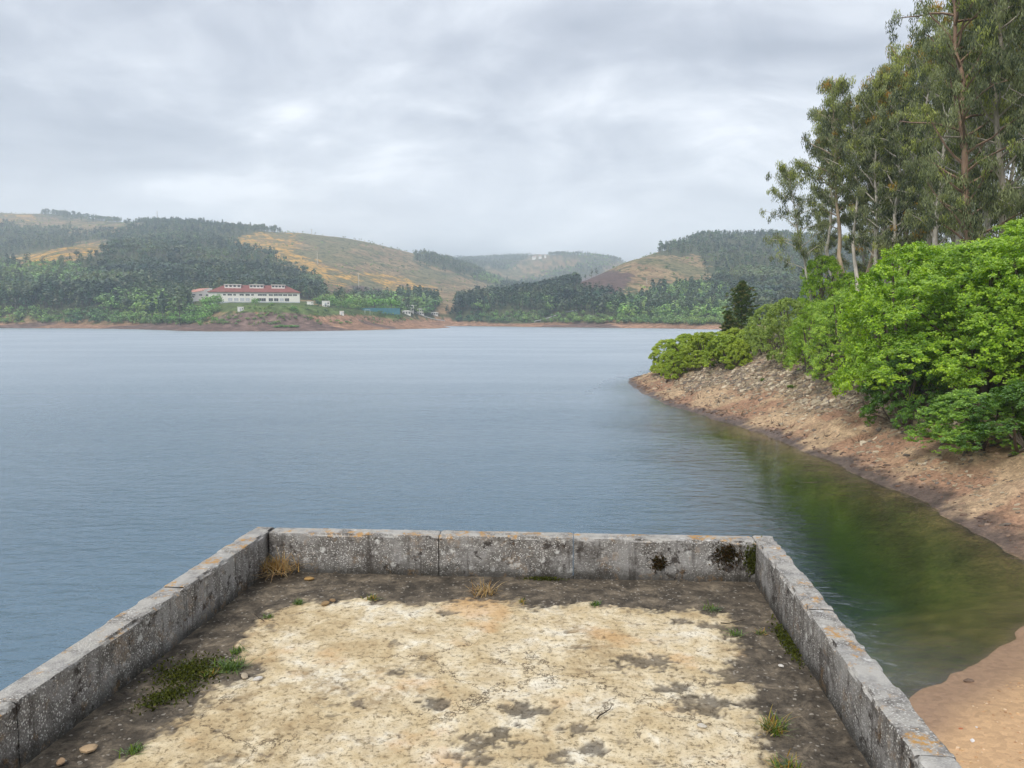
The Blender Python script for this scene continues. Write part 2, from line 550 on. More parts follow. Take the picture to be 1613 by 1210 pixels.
# which ground can be seen (used to plant trees only where they show)
slope_cam = (GZ - CAMZ) / RR[:, None]
runmax = np.maximum.accumulate(slope_cam, axis=0)
cu, cv, cF, cD, cG, cB = cover(gx, gy, GZ)
far = RR[:, None] > 380
nz1 = fbm(gx / 22., gy / 22., 4, 41); nz2 = fbm(gx / 7., gy / 7., 3, 42); nz3 = fbm(gx / 70., gy / 70., 3, 43)
heath = np.array([.24, .160, .088]); tan = np.array([.32, .225, .12]); olive = np.array([.15, .15, .07])
gcol = heath + (tan - heath) * sstep(.35, .65, nz1)[..., None]
gcol = gcol + (olive - gcol) * (sstep(.5, .62, nz3) * .75)[..., None]
gcol = np.where((nz2 > .60)[..., None], np.array([.075, .085, .035]), gcol)
gorse = np.where((nz2 > .55)[..., None], np.array([.17, .14, .06]), np.array([.50, .29, .07]) * (0.75 + .5 * nz1)[..., None])
gcol = np.where((cG & (nz1 + .5 * (nz2 - .5) > .40))[..., None], gorse, gcol)
gcol = np.where(cB[..., None], np.array([.115, .075, .062]) * (0.7 + .6 * nz2)[..., None], gcol)
gcol = np.where((cF & ~cG)[..., None], np.array([.075, .085, .04]) * (0.7 + .6 * nz2)[..., None], gcol)
# the reservoir's bare drawdown bank and the scrub above it
bare = np.array([.33, .195, .125]) * (0.70 + .6 * nz1)[..., None]
mauve = np.array([.17, .115, .095]) * (0.7 + .6 * nz2)[..., None]
bare = np.where((nz3 > .54)[..., None], mauve, bare)
strata = np.sin(GZ * 9 + nz1 * 9) * .5 + .5
bare = bare * (0.80 + .32 * strata)[..., None]
lim = 16 + 16 * (nz3 - .5)
penin = in_poly(cu, cv, [(330, 530), (330, 500), (400, 496), (700, 505), (730, 512), (730, 530)])
lim = np.where(penin, lim + 16, lim)
kb = sstep(lim + 2, lim - 2, GS) * far
gcol = gcol * (1 - kb[..., None]) + bare * kb[..., None]
scr = penin & (GS > lim - 2) & (nz1 > .52) & far
gcol = np.where(scr[..., None], np.array([.33, .15, .085]) * (0.8 + .4 * nz2)[..., None], gcol)
lawn = in_poly(cu, cv, [(300, 474), (480, 474), (510, 484), (640, 492), (640, 500), (420, 497), (340, 492)]) & far & ~scr
gcol = np.where(lawn[..., None], np.array([.10, .135, .045]) * (0.6 + .8 * nz1)[..., None], gcol)
gcol = np.where((GS < 0)[..., None], np.array([.10, .085, .045]), gcol)
nearland = (~far) & (GS > 0)
gcol = np.where(nearland[..., None], np.array([.12, .10, .05]), gcol)
hazefar = sstep(2000, 4000, RR)[:, None, None]
NR, NA = gx.shape
i = np.arange(NR - 1)[:, None] * NA; j = np.arange(NA - 1)[None]
Q = np.stack([i + j, i + NA + j, i + NA + j + 1, i + j + 1], -1).reshape(-1, 4)[:, ::-1]
m, t = material('far_ground')
c = t.n('ShaderNodeAttribute', attribute_name='col').outputs[0]
pos = t.n('ShaderNodeNewGeometry').outputs['Position']
a1 = t.noise(pos, 0.22, 5, 0.65); a2 = t.noise(pos, 1.3, 4, 0.6)
vv = t.math('MULTIPLY', t.rng(a1, 0.3, 0.7, 0.45, 1.55, False), t.rng(a2, 0.3, 0.7, 0.7, 1.3, False))
finish(t, t.n('ShaderNodeVectorMath', {0: c, 'Scale': vv}, operation='SCALE').outputs[0], 0.95, a1, 0.9, 1.2, 0.1)
ground = link('ground', mesh_np('ground', np.stack([gx, gy, GZs], -1).reshape(-1, 3), Q, m, gcol.reshape(-1, 3), smooth=True))
tag(ground, kind='structure')

# near bank: a fine sheet for the point, the cove and the beach
bx = np.concatenate([np.arange(BANK_X0, 30, 0.2), np.arange(30, BANK_X1, 0.5)])
by = np.concatenate([np.arange(BANK_Y0, 48, 0.17), np.arange(48, 80, 0.25), np.arange(80, BANK_Y1, 0.4)])
BX, BY = np.meshgrid(bx, by)
BZ, BS = height(BX, BY)
BZ = BZ + np.where(BS < 0, (fbm(BX / .7, BY / .7, 3, 51) - .5) * .12 * sstep(0, -1.5, BS), 0)
beachf = sstep(27, 20, BY)
rut = sum(np.exp(-(((BX - 8.2 - (BY - 10.5) * 0.72) * .81 - o) / .16) ** 2) for o in (2.6, 3.15, 3.7, 5.0, 5.6))
BZ = BZ - 0.055 * rut * beachf * sstep(1.0, 2.0, BS)
m1 = fbm(BX / 2.2, BY / 2.2, 4, 61); m2 = fbm(BX / .5, BY / .5, 3, 62); m3 = fbm(BX / 6., BY / 6., 3, 63)
soil = np.array([.32, .19, .118]); ochre = np.array([.44, .31, .19]); slate = np.array([.20, .16, .11])
bcol = soil + (ochre - soil) * sstep(.40, .62, m1)[..., None]
rocky = sstep(3.0, 6.0, BS + (m3 - .5) * 5) * sstep(36, 46, BY)
bcol = bcol + (slate - bcol) * (rocky * .85)[..., None]
bcol = bcol * (0.72 + .56 * m2)[..., None]
wet = sstep(1.35, 0.3, BS + (m1 - .5) * 1.6 + (m2 - .5) * .8) * (1 - beachf)
bcol = bcol * (1 - wet[..., None]) + np.array([.115, .082, .066]) * (0.4 + 1.2 * m2)[..., None] * wet[..., None]
sandc = np.array([.50, .32, .175]) * (0.82 + .36 * m1)[..., None] * (0.92 + .16 * m2)[..., None]
wets = sstep(1.6, 0.3, BS + (m1 - .5) * .7)[..., None]
sandc = sandc * (1 - wets) + np.array([.30, .19, .12]) * wets
bcol = bcol * (1 - beachf[..., None]) + sandc * beachf[..., None]
duff = sstep(9, 13, BS)
bcol = bcol * (1 - duff[..., None]) + np.array([.085, .075, .04]) * duff[..., None]
# lake bed: sand near the edge, silt and weed lower down
uw = sstep(0.05, -0.25, BS)
silt = np.array([.32, .22, .09]) * ((0.35 + 1.1 * m1) * (.6 + .8 * m2))[..., None]
weed = np.array([.05, .075, .03])
silt = silt + (weed - silt) * sstep(-2.0, -6.5, BS + (m3 - .5) * 4)[..., None]
bcol = bcol * (1 - uw[..., None]) + silt * uw[..., None]
ny, nx = BX.shape
i = np.arange(ny - 1)[:, None] * nx; j = np.arange(nx - 1)[None]
Q = np.stack([i + j, i + j + 1, i + nx + j + 1, i + nx + j], -1).reshape(-1, 4)
m, t = material('bank_soil')
c = t.n('ShaderNodeAttribute', attribute_name='col').outputs[0]
wa = t.n('ShaderNodeAttribute', attribute_name='wet').outputs['Fac']
pos = t.n('ShaderNodeNewGeometry').outputs['Position']
g1 = t.voro(pos, 9.0); g2 = t.voro(t.mapping(pos, scale=(1, 1.6, 1)), 22.0); g3 = t.noise(pos, 30.0, 4, .7)
gc = t.voro(pos, 9.0, out=1)
gsep = t.n('ShaderNodeSeparateColor', {0: gc}).outputs[0]
vv = t.math('MULTIPLY', t.rng(gsep, 0, 1, 0.72, 1.3, False), t.rng(g3, .3, .7, .72, 1.28, False))
hb = t.math('ADD', t.math('MULTIPLY', g1, -.6), t.math('ADD', t.math('MULTIPLY', g2, -.3), t.math('MULTIPLY', g3, .4)))
sa_ = t.n('ShaderNodeAttribute', attribute_name='sand').outputs['Fac']
hb = t.math('MULTIPLY', hb, t.rng(sa_, 0, 1, 1.0, .22))
vv = t.math('ADD', t.math('MULTIPLY', vv, t.rng(sa_, 0, 1, 1.0, .4)), t.rng(sa_, 0, 1, 0, .6))
finish(t, t.n('ShaderNodeVectorMath', {0: c, 'Scale': vv}, operation='SCALE').outputs[0], t.rng(wa, 0, 1, .9, .5), hb, 0.9, 0.05, 0.3)
wetall = np.maximum(wet * 1.0, wets[..., 0] * beachf)
bank = link('shore_bank', mesh_np('shore_bank', np.stack([BX, BY, BZ], -1).reshape(-1, 3), Q, m, bcol.reshape(-1, 3), smooth=True, extra={'wet': wetall.ravel(), 'sand': beachf.ravel()}))
tag(bank, kind='structure')


def bank_z(x, y):
    """height of the fine sheet (arrays)"""
    ix = np.clip(np.searchsorted(bx, x) - 1, 0, nx - 2); iy = np.clip(np.searchsorted(by, y) - 1, 0, ny - 2)
    tx = (x - bx[ix]) / (bx[ix + 1] - bx[ix]); ty = (y - by[iy]) / (by[iy + 1] - by[iy])
    z = (BZ[iy, ix] * (1 - tx) + BZ[iy, ix + 1] * tx) * (1 - ty) + (BZ[iy + 1, ix] * (1 - tx) + BZ[iy + 1, ix + 1] * tx) * ty
    s = BS[iy, ix]
    return z, s


# ------------------------------------------------------------------ lake water
m, t = material('lake_water')
pos = t.n('ShaderNodeNewGeometry').outputs['Position']
calm = t.rng(t.noise(t.mapping(pos, rot=(0, 0, .25), scale=(.35, 1, 1)), .045, 4, .6), .35, .65, .55, 1.35)
sp = t.n('ShaderNodeSeparateXYZ', {0: pos})
xc = t.math('ADD', t.math('SUBTRACT', sp.outputs[0], t.math('MULTIPLY', sp.outputs[1], .12)), t.math('MULTIPLY', t.math('SUBTRACT', t.noise(pos, .10, 4, .6), .5), 9.0))
xc = t.math('SUBTRACT', xc, t.math('MULTIPLY', t.math('MAXIMUM', t.math('SUBTRACT', sp.outputs[1], 95.0), 0.0), .30))
# the cove lies in the lee of the point: ripples fade towards it
lee = t.rng(xc, 0.0, 9.0, 1.0, 0.10)
wl = t.mapping(pos, rot=(0, 0, math.radians(14)), scale=(.42, 1.0, 1.0))
w1 = t.noise(wl, 2.2, 3, .5, .4)
w2 = t.noise(t.mapping(pos, rot=(0, 0, math.radians(-10)), scale=(.5, 1, 1)), 6.5, 3, .55, .3)
w3 = t.noise(wl, .55, 2, .5)
hw = t.math('ADD', t.math('MULTIPLY', w1, .55), t.math('ADD', t.math('MULTIPLY', w2, .16), t.math('MULTIPLY', w3, .55)))
hw = t.math('MULTIPLY', t.math('SUBTRACT', hw, .63), t.math('MULTIPLY', calm, lee))
bmp = t.n('ShaderNodeBump', {'Strength': 1.0, 'Distance': 0.36, 'Height': hw}).outputs[0]
fr = t.math('ADD', t.math('MULTIPLY', t.n('ShaderNodeFresnel', {'IOR': 1.4, 'Normal': bmp}).outputs[0], .42), t.math('MULTIPLY', t.n('ShaderNodeFresnel', {'IOR': 1.4}).outputs[0], .58))
rgh = t.rng(xc, -2.0, 8.0, t.rng(sp.outputs[1], 15.0, 120.0, .20, .31), .03)   # wind-roughened lake, smoother cove
gl = t.n('ShaderNodeBsdfGlossy', {0: (.95, .98, 1.0), 1: rgh, 'Normal': bmp}, distribution='MULTI_GGX')
tr = t.n('ShaderNodeBsdfTransparent', {0: (.93, .97, .95)})
body = t.n('ShaderNodeBsdfDiffuse', {0: (.15, .25, .335)})
turb = t.rng(xc, -1.0, 9.0, .66, .03)   # stirred open water, clear cove
under = t.n('ShaderNodeMixShader', {0: turb, 1: tr, 2: body})
sh = t.n('ShaderNodeMixShader', {0: fr, 1: under, 2: gl})
vol = t.n('ShaderNodeVolumeAbsorption', {0: (.46, .64, .22), 1: 0.40})
t.n('ShaderNodeOutputMaterial', {'Surface': sh, 'Volume': vol})
mb = MB().box(-2500, 2500, -120, 1500, -16, 0.0)
lake = mb.build('lake', m)
tag(lake, kind='structure')
# ------------------------------------------------------------------ concrete viewing platform with parapet
FLOOR_Z, TOP_Z = 5.80, 6.15
oL, oR = at(403.6, 829.5, TOP_Z)[:2], at(1217, 844, TOP_Z)[:2]
dirL = unit(oL - at(0, 1084, TOP_Z)[:2]); dirR = unit(oR - at(1522, 1208, TOP_Z)[:2])
dirB = unit(oR - oL)
TH = 0.175
inn = lambda d: np.array([d[1], -d[0]])                  # to the right of a direction
backL, backR = oL - dirL * 8.2, oR - dirR * 7.6


def concrete_mat(name, lichen=True):
    m, t = material(name)
    geo = t.n('ShaderNodeNewGeometry')
    pos = geo.outputs['Position']
    nz = t.n('ShaderNodeSeparateXYZ', {0: geo.outputs['Normal']}).outputs[2]
    up = t.rng(nz, .35, .8)
    vs = t.voro(pos, 95.0, out=1)
    vd = t.voro(pos, 95.0)
    r = t.n('ShaderNodeSeparateColor', {0: vs}).outputs[0]
    pebble = t.ramp(r, [(0.0, (.10, .09, .08)), (.35, (.19, .175, .16)), (.66, (.33, .31, .285)), (.86, (.68, .66, .62))])
    stone = t.rng(vd, .30, .62, 1.0, 0.0)
    cement = t.ramp(t.noise(pos, 14.0, 6, .65), [(.3, (.10, .092, .084)), (.7, (.27, .255, .235))])
    col = t.mix(stone, cement, pebble)
    # weather film, grime, black and white lichen
    big = t.noise(pos, 2.3, 6, .65, .4)
    col = t.mix(t.math('MULTIPLY', t.rng(big, .42, .60), .72), col, (.36, .35, .335))
    blk = t.rng(t.noise(t.mapping(pos, loc=(3, 1, 0)), 7.5, 7, .75), .56, .62)
    blk2 = t.rng(t.noise(t.mapping(pos, loc=(7, 4, 2)), 2.2, 6, .75), .50, .64)
    col = t.mix(t.math('MULTIPLY', t.math('MAXIMUM', t.math('MULTIPLY', blk, .88), t.math('MULTIPLY', blk2, .65)), t.rng(up, 0, 1, 1.0, .35)), col, (.040, .032, .028))
    wn = t.n('ShaderNodeVectorMath', {0: pos, 1: t.n('ShaderNodeTexNoise', {'Vector': pos, 'Scale': 25.0, 'Detail': 4}).outputs[1]}, operation='ADD')
    ws = t.rng(t.voro(t.mapping(pos, loc=(.3, .2, .7)), 9.0), .16, .30, 1.0, 0.0)
    wspot = t.math('MULTIPLY', ws, t.rng(t.noise(pos, 26.0, 5, .7), .42, .58))
    col = t.mix(t.math('MULTIPLY', wspot, t.rng(t.noise(pos, 1.6, 3), .38, .52)), col, (.60, .59, .56))
    drip = t.rng(t.noise(t.mapping(pos, loc=(2, 2, 9), scale=(1, 1, .10)), 13.0, 5, .7), .54, .66)
    col = t.mix(t.math('MULTIPLY', drip, t.rng(up, 0, 1, .62, 0)), col, (.055, .046, .04))
    # base of the wall: upright faces darken towards the floor, ragged upper limit
    z = t.n('ShaderNodeSeparateXYZ', {0: pos}).outputs[2]
    base_dark = t.rng(t.math('ADD', z, t.math('MULTIPLY', t.noise(pos, 5.0, 5, .7), -.16)), 5.72, 5.86, 1.0, 0.0)
    col = t.mix(t.math('MULTIPLY', base_dark, t.rng(up, 0, 1, .8, 0)), col, (.035, .032, .026))
    # cap: pale bleached crust with orange lichen
    cap = t.rng(t.noise(pos, 6.0, 6, .7), .38, .60)
    col = t.mix(t.math('MULTIPLY', t.math('MULTIPLY', cap, up), .70), col, (.50, .475, .43))
    org = t.math('MULTIPLY', t.rng(t.noise(t.mapping(pos, loc=(0, 5, 1)), 5.5, 7, .75), .53, .61), t.rng(t.noise(pos, 30.0, 4, .7), .40, .55))
    col = t.mix(t.math('MULTIPLY', org, t.rng(up, 0, 1, .16, .85)), col, (.47, .245, .05))
    h = t.math('ADD', t.math('MULTIPLY', stone, .5), t.math('MULTIPLY', t.noise(pos, 40.0, 5, .7), .7))
    finish(t, col, .93, h, .75, .006, .2)
    return m


M_CONC = concrete_mat('aggregate_concrete')


def wall_panel(p0, p1, side, z0, z1, name, parent, seed, m0=0.0, m1=0.0):
    """one parapet slab: a finely cut box with worn, uneven edges; p0-p1 is its outer edge, 'side' points inwards.
    m0 / m1 mitre the inner corners"""
    p0, p1, side = np.asarray(p0), np.asarray(p1), np.asarray(side)
    L = np.linalg.norm(p1 - p0); d = (p1 - p0) / L
    na = max(4, int(L / .02)); nh = int((z1 - z0) / .025); nw = 8
    ring = [(0, z0 + (z1 - z0) * k / nh) for k in range(nh)] + [(TH * k / nw, z1) for k in range(nw)] + \
           [(TH, z1 - (z1 - z0) * k / nh) for k in range(nh)] + [(TH * (1 - k / nw), z0) for k in range(nw)]
    ring = np.array(ring); n = len(ring)
    t = np.linspace(0, 1, na + 1)
    W = ring[:, 0][None]; Z = ring[:, 1][None] + 0 * t[:, None]
    s0 = m0 * W / TH; s1 = L - m1 * W / TH
    S = s0 + (s1 - s0) * t[:, None]
    # round the arrises a little and chip them
    edge = np.minimum(np.abs(W - 0), np.abs(W - TH))
    topd = z1 - Z
    near = np.exp(-((edge + 0 * t[:, None]) / .012) ** 2) * np.exp(-(topd / .012) ** 2)
    chip = (0.25 + 1.6 * np.clip(fbm(S * 9 + seed * 7, W * 30 + seed, 3, seed) - .42, 0, 1) * 2)
    dz = -0.016 * near * chip - .003 * (fbm(S * 14 + seed, W * 40, 3, seed + 3) - .5) * (topd < .001)
    dw = (np.where(W < TH / 2, 1, -1)) * 0.013 * near * chip
    rough = (fbm(S * 22 + seed, Z * 22, 3, seed + 5) - .5) * .006
    dw = dw + rough * np.where(edge < .001, 1, 0)
    ends = np.exp(-((np.minimum(t, 1 - t)[:, None] * L) / .008) ** 2)
    dz = dz - .006 * ends * (topd < .02)
    Wp = W + dw; Zp = Z + dz
    X = p0[0] + d[0] * S + side[0] * Wp; Y = p0[1] + d[1] * S + side[1] * Wp
    V = np.stack([X, Y, Zp], -1).reshape(-1, 3)
    i = np.arange(na)[:, None] * n; j = np.arange(n)[None]; k = (j + 1) % n
    Q = np.stack([i + j, i + k, i + n + k, i + n + j], -1).reshape(-1, 4)
    caps = []
    def cap(base, flip):
        lo = [base + q for q in range(n)]
        # strip across the section: pair outer and inner columns
        for q in range(nh):
            a, b = lo[q], lo[(q + 1)] ; c_, d_ = lo[(2 * nh + nw - q) % n], lo[(2 * nh + nw - q - 1) % n]
            caps.append((a, b, d_, c_) if flip else (a, c_, d_, b))
    cap(0, True); cap(na * n, False)
    if side[0] * d[1] - side[1] * d[0] < 0:
        Q = Q[:, ::-1]; caps = [c[::-1] for c in caps]
    return link(name, mesh_np(name, V, [Q, np.array(caps)], M_CONC, None, smooth=False), parent)


plat = empty('viewing_platform', (0, 0, 0))
tag(plat, 'weathered concrete viewing platform with low parapet jutting over the lake', 'platform')
GAP = 0.007
wl_side, wr_side, wb_side = inn(dirL), -inn(dirR), inn(dirB)
zb0 = FLOOR_Z - .06
# back slabs (seams where the photo shows them), mitred into the side walls
mL = TH * math.tan((math.pi / 2 - math.acos(np.dot(dirL, dirB))) / 2 + math.pi / 4); mR = TH
sb = [0.0, float(np.dot(at(694, 838, TOP_Z)[:2] - oL, dirB)), float(np.dot(at(903, 841, TOP_Z)[:2] - oL, dirB)), float(np.linalg.norm(oR - oL))]
sb[0] += TH + .004; sb[3] -= TH + .004
for k in range(3):
    wall_panel(oL + dirB * (sb[k] + GAP / 2), oL + dirB * (sb[k + 1] - GAP / 2), wb_side, zb0, TOP_Z + (.0, .002, -.002)[k], 'parapet_slab', plat, 3 + k)
# left slabs
e = [0.0, 1.52, 3.1, 4.7, 8.0]
for k in range(4):
    a, b = oL - dirL * (e[k] + GAP / 2 * (k > 0)), oL - dirL * (e[k + 1] - GAP / 2)
    wall_panel(b, a, wl_side, zb0, TOP_Z + (0.003, -.001, .002, 0)[k], 'parapet_slab', plat, 11 + k)
e = [0.0, 1.66, 3.3, 4.9, 7.6]
for k in range(4):
    a, b = oR - dirR * (e[k] + GAP / 2 * (k > 0)), oR - dirR * (e[k + 1] - GAP / 2)
    wall_panel(b, a, wr_side, zb0, TOP_Z + (0.003, 0, .002, 0)[k], 'parapet_slab', plat, 21 + k)
# supporting mass below, set slightly in from the outer faces
corn = [backL + wl_side * .01, oL + (dirB - dirL) * .012, oR + (-dirB - dirR) * .012, backR + wr_side * .01]
V = [(c[0], c[1], z) for z in (-9.0, zb0) for c in corn]
mb = MB(); mb.add(V, [(0, 1, 2, 3)[::-1], (4, 5, 6, 7)[::-1], (0, 4, 5, 1)[::-1], (1, 5, 6, 2)[::-1], (2, 6, 7, 3)[::-1], (3, 7, 4, 0)[::-1]])
mb.build('supporting_wall', M_CONC, plat)

# floor: dark gritty base with a worn, ragged, raised cream screed on it
scr_px = [(392, 1006), (404, 985), (432, 966), (478, 948), (560, 944), (660, 951), (760, 950), (840, 955), (900, 949), (960, 956), (1020, 962), (1090, 960), (1132, 972), (1150, 992), (1150, 1012), (1168, 1030),
          (1163, 1052), (1178, 1080), (1190, 1112), (1205, 1140), (1220, 1180), (1236, 1215), (1250, 1300), (1270, 1500), (60, 1500), (120, 1260), (180, 1206), (262, 1150), (322, 1112), (345, 1085), (400, 1066), (402, 1050), (380, 1040), (384, 1020)]
scr_poly = [tuple(at(u, v, FLOOR_Z)[:2]) for u, v in scr_px]
step = 0.0165
fx = np.arange(-2.75, 2.25, step); fy = np.concatenate([np.arange(-1.6, 2.6, .08), np.arange(2.6, 6.62, step)])
FX, FY = np.meshgrid(fx, fy)
sd_ = -poly_sdf(FX, FY, scr_poly)
f1 = fbm(FX * 5, FY * 5, 4, 71); f2 = fbm(FX * 16, FY * 16, 4, 72); f3 = fbm(FX * 1.6, FY * 1.6, 4, 73); f4 = fbm(FX * 40, FY * 40, 2, 74)
f5 = fbm(FX * 30, FY * 30, 3, 75)
edge = sd_ + (f1 - .5) * .30 + (f2 - .5) * .16 + (f5 - .5) * .10
scrd = sstep(-.06, .07, edge + (f4 - .5) * .12)
# spalled places where the screed has broken out
spots = [(1012, 1046, .10), (1105, 1110, .09), (1060, 1085, .06), (775, 1165, .13), (755, 1195, .12), (830, 1120, .07), (910, 1150, .06), (935, 1180, .06), (1150, 1065, .10), (690, 1110, .05), (1080, 1115, .07), (615, 1060, .05), (705, 965, .04), (880, 1190, .05),
         (560, 1110, .05), (1120, 985, .07), (1070, 980, .06)]
hole = np.zeros_like(FX)
for (pu, pv_, rad) in spots:
    c = at(pu, pv_, FLOOR_Z)
    d = np.hypot((FX - c[0]) * .8, (FY - c[1]) * 1.15) / rad
    hole = np.maximum(hole, sstep(1.15, .75, d + (f1 - .5) * 2.4 + (f2 - .5) * 2.6 + (f5 - .5) * 2.0))
small = .8 * sstep(.70, .74, f2 * .55 + f1 * .45 + .12 * (f3 - .5)) * scrd
hole = np.maximum(hole, small * .9)
thin = sstep(.52, .68, f3 * .6 + f1 * .4)
scr_m = scrd * (1 - hole * .82)
FZ = FLOOR_Z + .007 * scr_m + (f2 - .5) * .007 + (f1 - .5) * .012 * (1 - .4 * scr_m) + (f4 - .5) * .005 + (f3 - .5) * .012
m, t = material('screed_floor')
sa = t.n('ShaderNodeAttribute', attribute_name='screed').outputs['Fac']
ta = t.n('ShaderNodeAttribute', attribute_name='thin').outputs['Fac']
pos = t.n('ShaderNodeNewGeometry').outputs['Position']
p1 = t.noise(pos, 3.2, 7, .68, .3); p2 = t.noise(pos, 26.0, 6, .72); p3 = t.noise(pos, 85.0, 4, .7); p4 = t.noise(t.mapping(pos, loc=(4, 2, 0)), 8.0, 7, .75, .5)
cream = t.ramp(p1, [(.28, (.42, .30, .16)), (.44, (.60, .475, .285)), (.55, (.72, .605, .41)), (.66, (.82, .75, .60))])
grime = t.rng(p4, .40, .66)
cream = t.mix(t.math('MULTIPLY', grime, t.rng(ta, 0, 1, .35, .85)), cream, (.34, .245, .135))
pits = t.math('MULTIPLY', t.rng(p2, .50, .64), t.rng(t.noise(t.mapping(pos, loc=(1, 6, 3)), 60.0, 5, .8), .42, .60))
cream = t.mix(t.math('MULTIPLY', pits, .85), cream, (.22, .155, .085))
pits2 = t.rng(p3, .56, .66)
cream = t.mix(t.math('MULTIPLY', pits2, .62), cream, (.19, .14, .08))
warm = t.rng(t.noise(t.mapping(pos, loc=(9, 0, 0)), 2.0, 4), .58, .72)
cream = t.mix(t.math('MULTIPLY', warm, .5), cream, (.60, .34, .14))
stain = t.rng(t.noise(t.mapping(pos, loc=(2, 8, 0)), 5.0, 7, .75, .6), .60, .68)
cream = t.mix(t.math('MULTIPLY', stain, .72), cream, (.13, .10, .075))
wp = t.n('ShaderNodeVectorMath', {0: pos, 1: t.n('ShaderNodeVectorMath', {0: t.n('ShaderNodeTexNoise', {'Vector': pos, 'Scale': 3.5, 'Detail': 6.0, 'Roughness': .7}).outputs[1], 'Scale': .45}, operation='SCALE').outputs[0]}, operation='ADD').outputs[0]
ck = t.voro(wp, 1.15, feature='DISTANCE_TO_EDGE')
crack = t.math('MULTIPLY', t.rng(ck, .002, .009, 1.0, 0.0), t.rng(t.noise(pos, 1.1, 3), .46, .56))
cream = t.mix(t.math('MULTIPLY', crack, .85), cream, (.09, .065, .042))
dv = t.voro(pos, 70.0, out=1); dr = t.n('ShaderNodeSeparateColor', {0: dv}).outputs[1]
dark = t.ramp(t.noise(pos, 6.0, 8, .78, .4), [(.32, (.036, .031, .025)), (.46, (.082, .068, .052)), (.56, (.15, .122, .09)), (.68, (.29, .235, .165))])
dark = t.mix(t.math('MULTIPLY', t.rng(dr, .955, .985), .6), dark, (.42, .38, .32))
col = t.mix(sa, dark, cream)
h = t.math('ADD', t.math('MULTIPLY', p2, .6), t.math('ADD', t.math('MULTIPLY', p3, .35), t.math('MULTIPLY', pits, -.5)))
finish(t, col, .92, h, .85, .010, .2)
ny_, nx_ = FX.shape
i = np.arange(ny_ - 1)[:, None] * nx_; j = np.arange(nx_ - 1)[None]
Q = np.stack([i + j, i + j + 1, i + nx_ + j + 1, i + nx_ + j], -1).reshape(-1, 4)
quad = [tuple(q) for q in (backL + wl_side * .09, oL + (dirB - dirL) * .09, oR - (dirB + dirR) * .09, backR + wr_side * .09)]
keep = in_poly(FX, FY, quad)[:-1, :-1].ravel()
link('floor', mesh_np('floor', np.stack([FX, FY, FZ], -1).reshape(-1, 3), Q[keep], m, None, smooth=True, extra={'screed': scr_m.ravel(), 'thin': thin.ravel()}), plat)


def floor_at(u, v):
    p = at(u, v, FLOOR_Z + .01)
    return float(p[0]), float(p[1]), FLOOR_Z + .004


# ------------------------------------------------------------------ weeds, moss and litter on the platform
def tuft_mesh(seed, n, L, spread, cols, W=.0042, droop=.6):
    st = np.random.RandomState(seed); n = int(n * 1.9)
    V = []; Q = []; C = []
    for k in range(n):
        az = st.uniform(0, 2 * math.pi); ln = L * st.uniform(.45, 1.1); tilt = st.uniform(.15, 1.1) * spread
        d = np.array([math.cos(az), math.sin(az), 0]); b = np.array([st.normal(), st.normal(), 0]) * .30 * L * spread
        s = np.array([-d[1], d[0], 0]) * W * st.uniform(.6, 1.3)
        c = np.array(cols[st.randint(len(cols))]) * st.uniform(.7, 1.25)
        base = len(V)
        for q in range(5):
            f = q / 4
            p = b + d * ln * math.sin(tilt) * (f + droop * f * f * .4) + np.array([0, 0, 1]) * ln * (math.cos(tilt) * f - droop * f * f * .55)
            p[2] = max(p[2], .004)
            wdt = s * (1 - f * .85)
            V += [p - wdt, p + wdt]; C += [c, c]
        Q += [(base + 2 * q, base + 2 * q + 1, base + 2 * q + 3, base + 2 * q + 2) for q in range(4)]
    return mesh_np('blades', np.array(V), np.array(Q), M_LEAF, np.array(C))


GREEN = [(.12, .20, .03), (.17, .25, .04), (.09, .15, .03)]
DRY = [(.42, .27, .10), (.36, .21, .08), (.50, .36, .17)]
MIX = GREEN + [(.45, .27, .05), (.40, .30, .08)]
tufts = [  # u, v, blades, length, spread, colours, label
    (437, 905, 130, .24, 1.15, DRY, 'dry straw-coloured weed clump hanging in the parapet corner'),
    (430, 896, 26, .15, .7, GREEN, 'small green sprout growing out of the dry clump in the parapet corner'),
    (763, 934, 46, .15, 1.1, DRY, 'dry grass tuft standing alone against the foot of the back parapet'),
    (586, 943, 40, .065, 1.1, MIX, 'low green and yellow grass patch at the back edge of the cream screed'),
    (470, 950, 40, .06, 1.1, GREEN, 'small green grass patch near the back corner opposite the mossy one'),
    (424, 972, 18, .05, 1.1, GREEN, 'tiny green sprig beside the ragged screed corner'),
    (362, 1052, 90, .10, 1.15, GREEN, 'thick green grass tuft on the dark strip by the long parapet'),
    (375, 1026, 26, .07, 1.0, GREEN, 'little grass sprig just behind the thick green tuft'),
    (330, 1062, 30, .06, 1.1, MIX, 'yellowing low tuft next to the moss mat'),
    (822, 948, 20, .05, 1.2, MIX, 'thin yellowish sprig behind the middle of the screed'),
    (938, 952, 28, .055, 1.2, GREEN, 'two small green sprigs at the back edge of the screed'),
    (1121, 959, 26, .07, 1.2, GREEN, 'green sprig beside the far corner of the screed near the mossy wall'),
    (1157, 998, 26, .075, 1.1, GREEN, 'green sprig on the dark strip in front of the mossy corner'),
    (1197, 997, 20, .06, 1.1, MIX, 'reddish green sprig at the foot of the short parapet'),
    (1219, 1150, 60, .13, .9, MIX, 'ochre and green grass tuft at the near edge of the cream screed'),
    (1240, 1210, 50, .10, 1.0, MIX, 'grass tuft cut by the bottom of the picture'),
    (212, 1182, 34, .07, 1.1, GREEN, 'green grass tuft by the near end of the long parapet'),
]
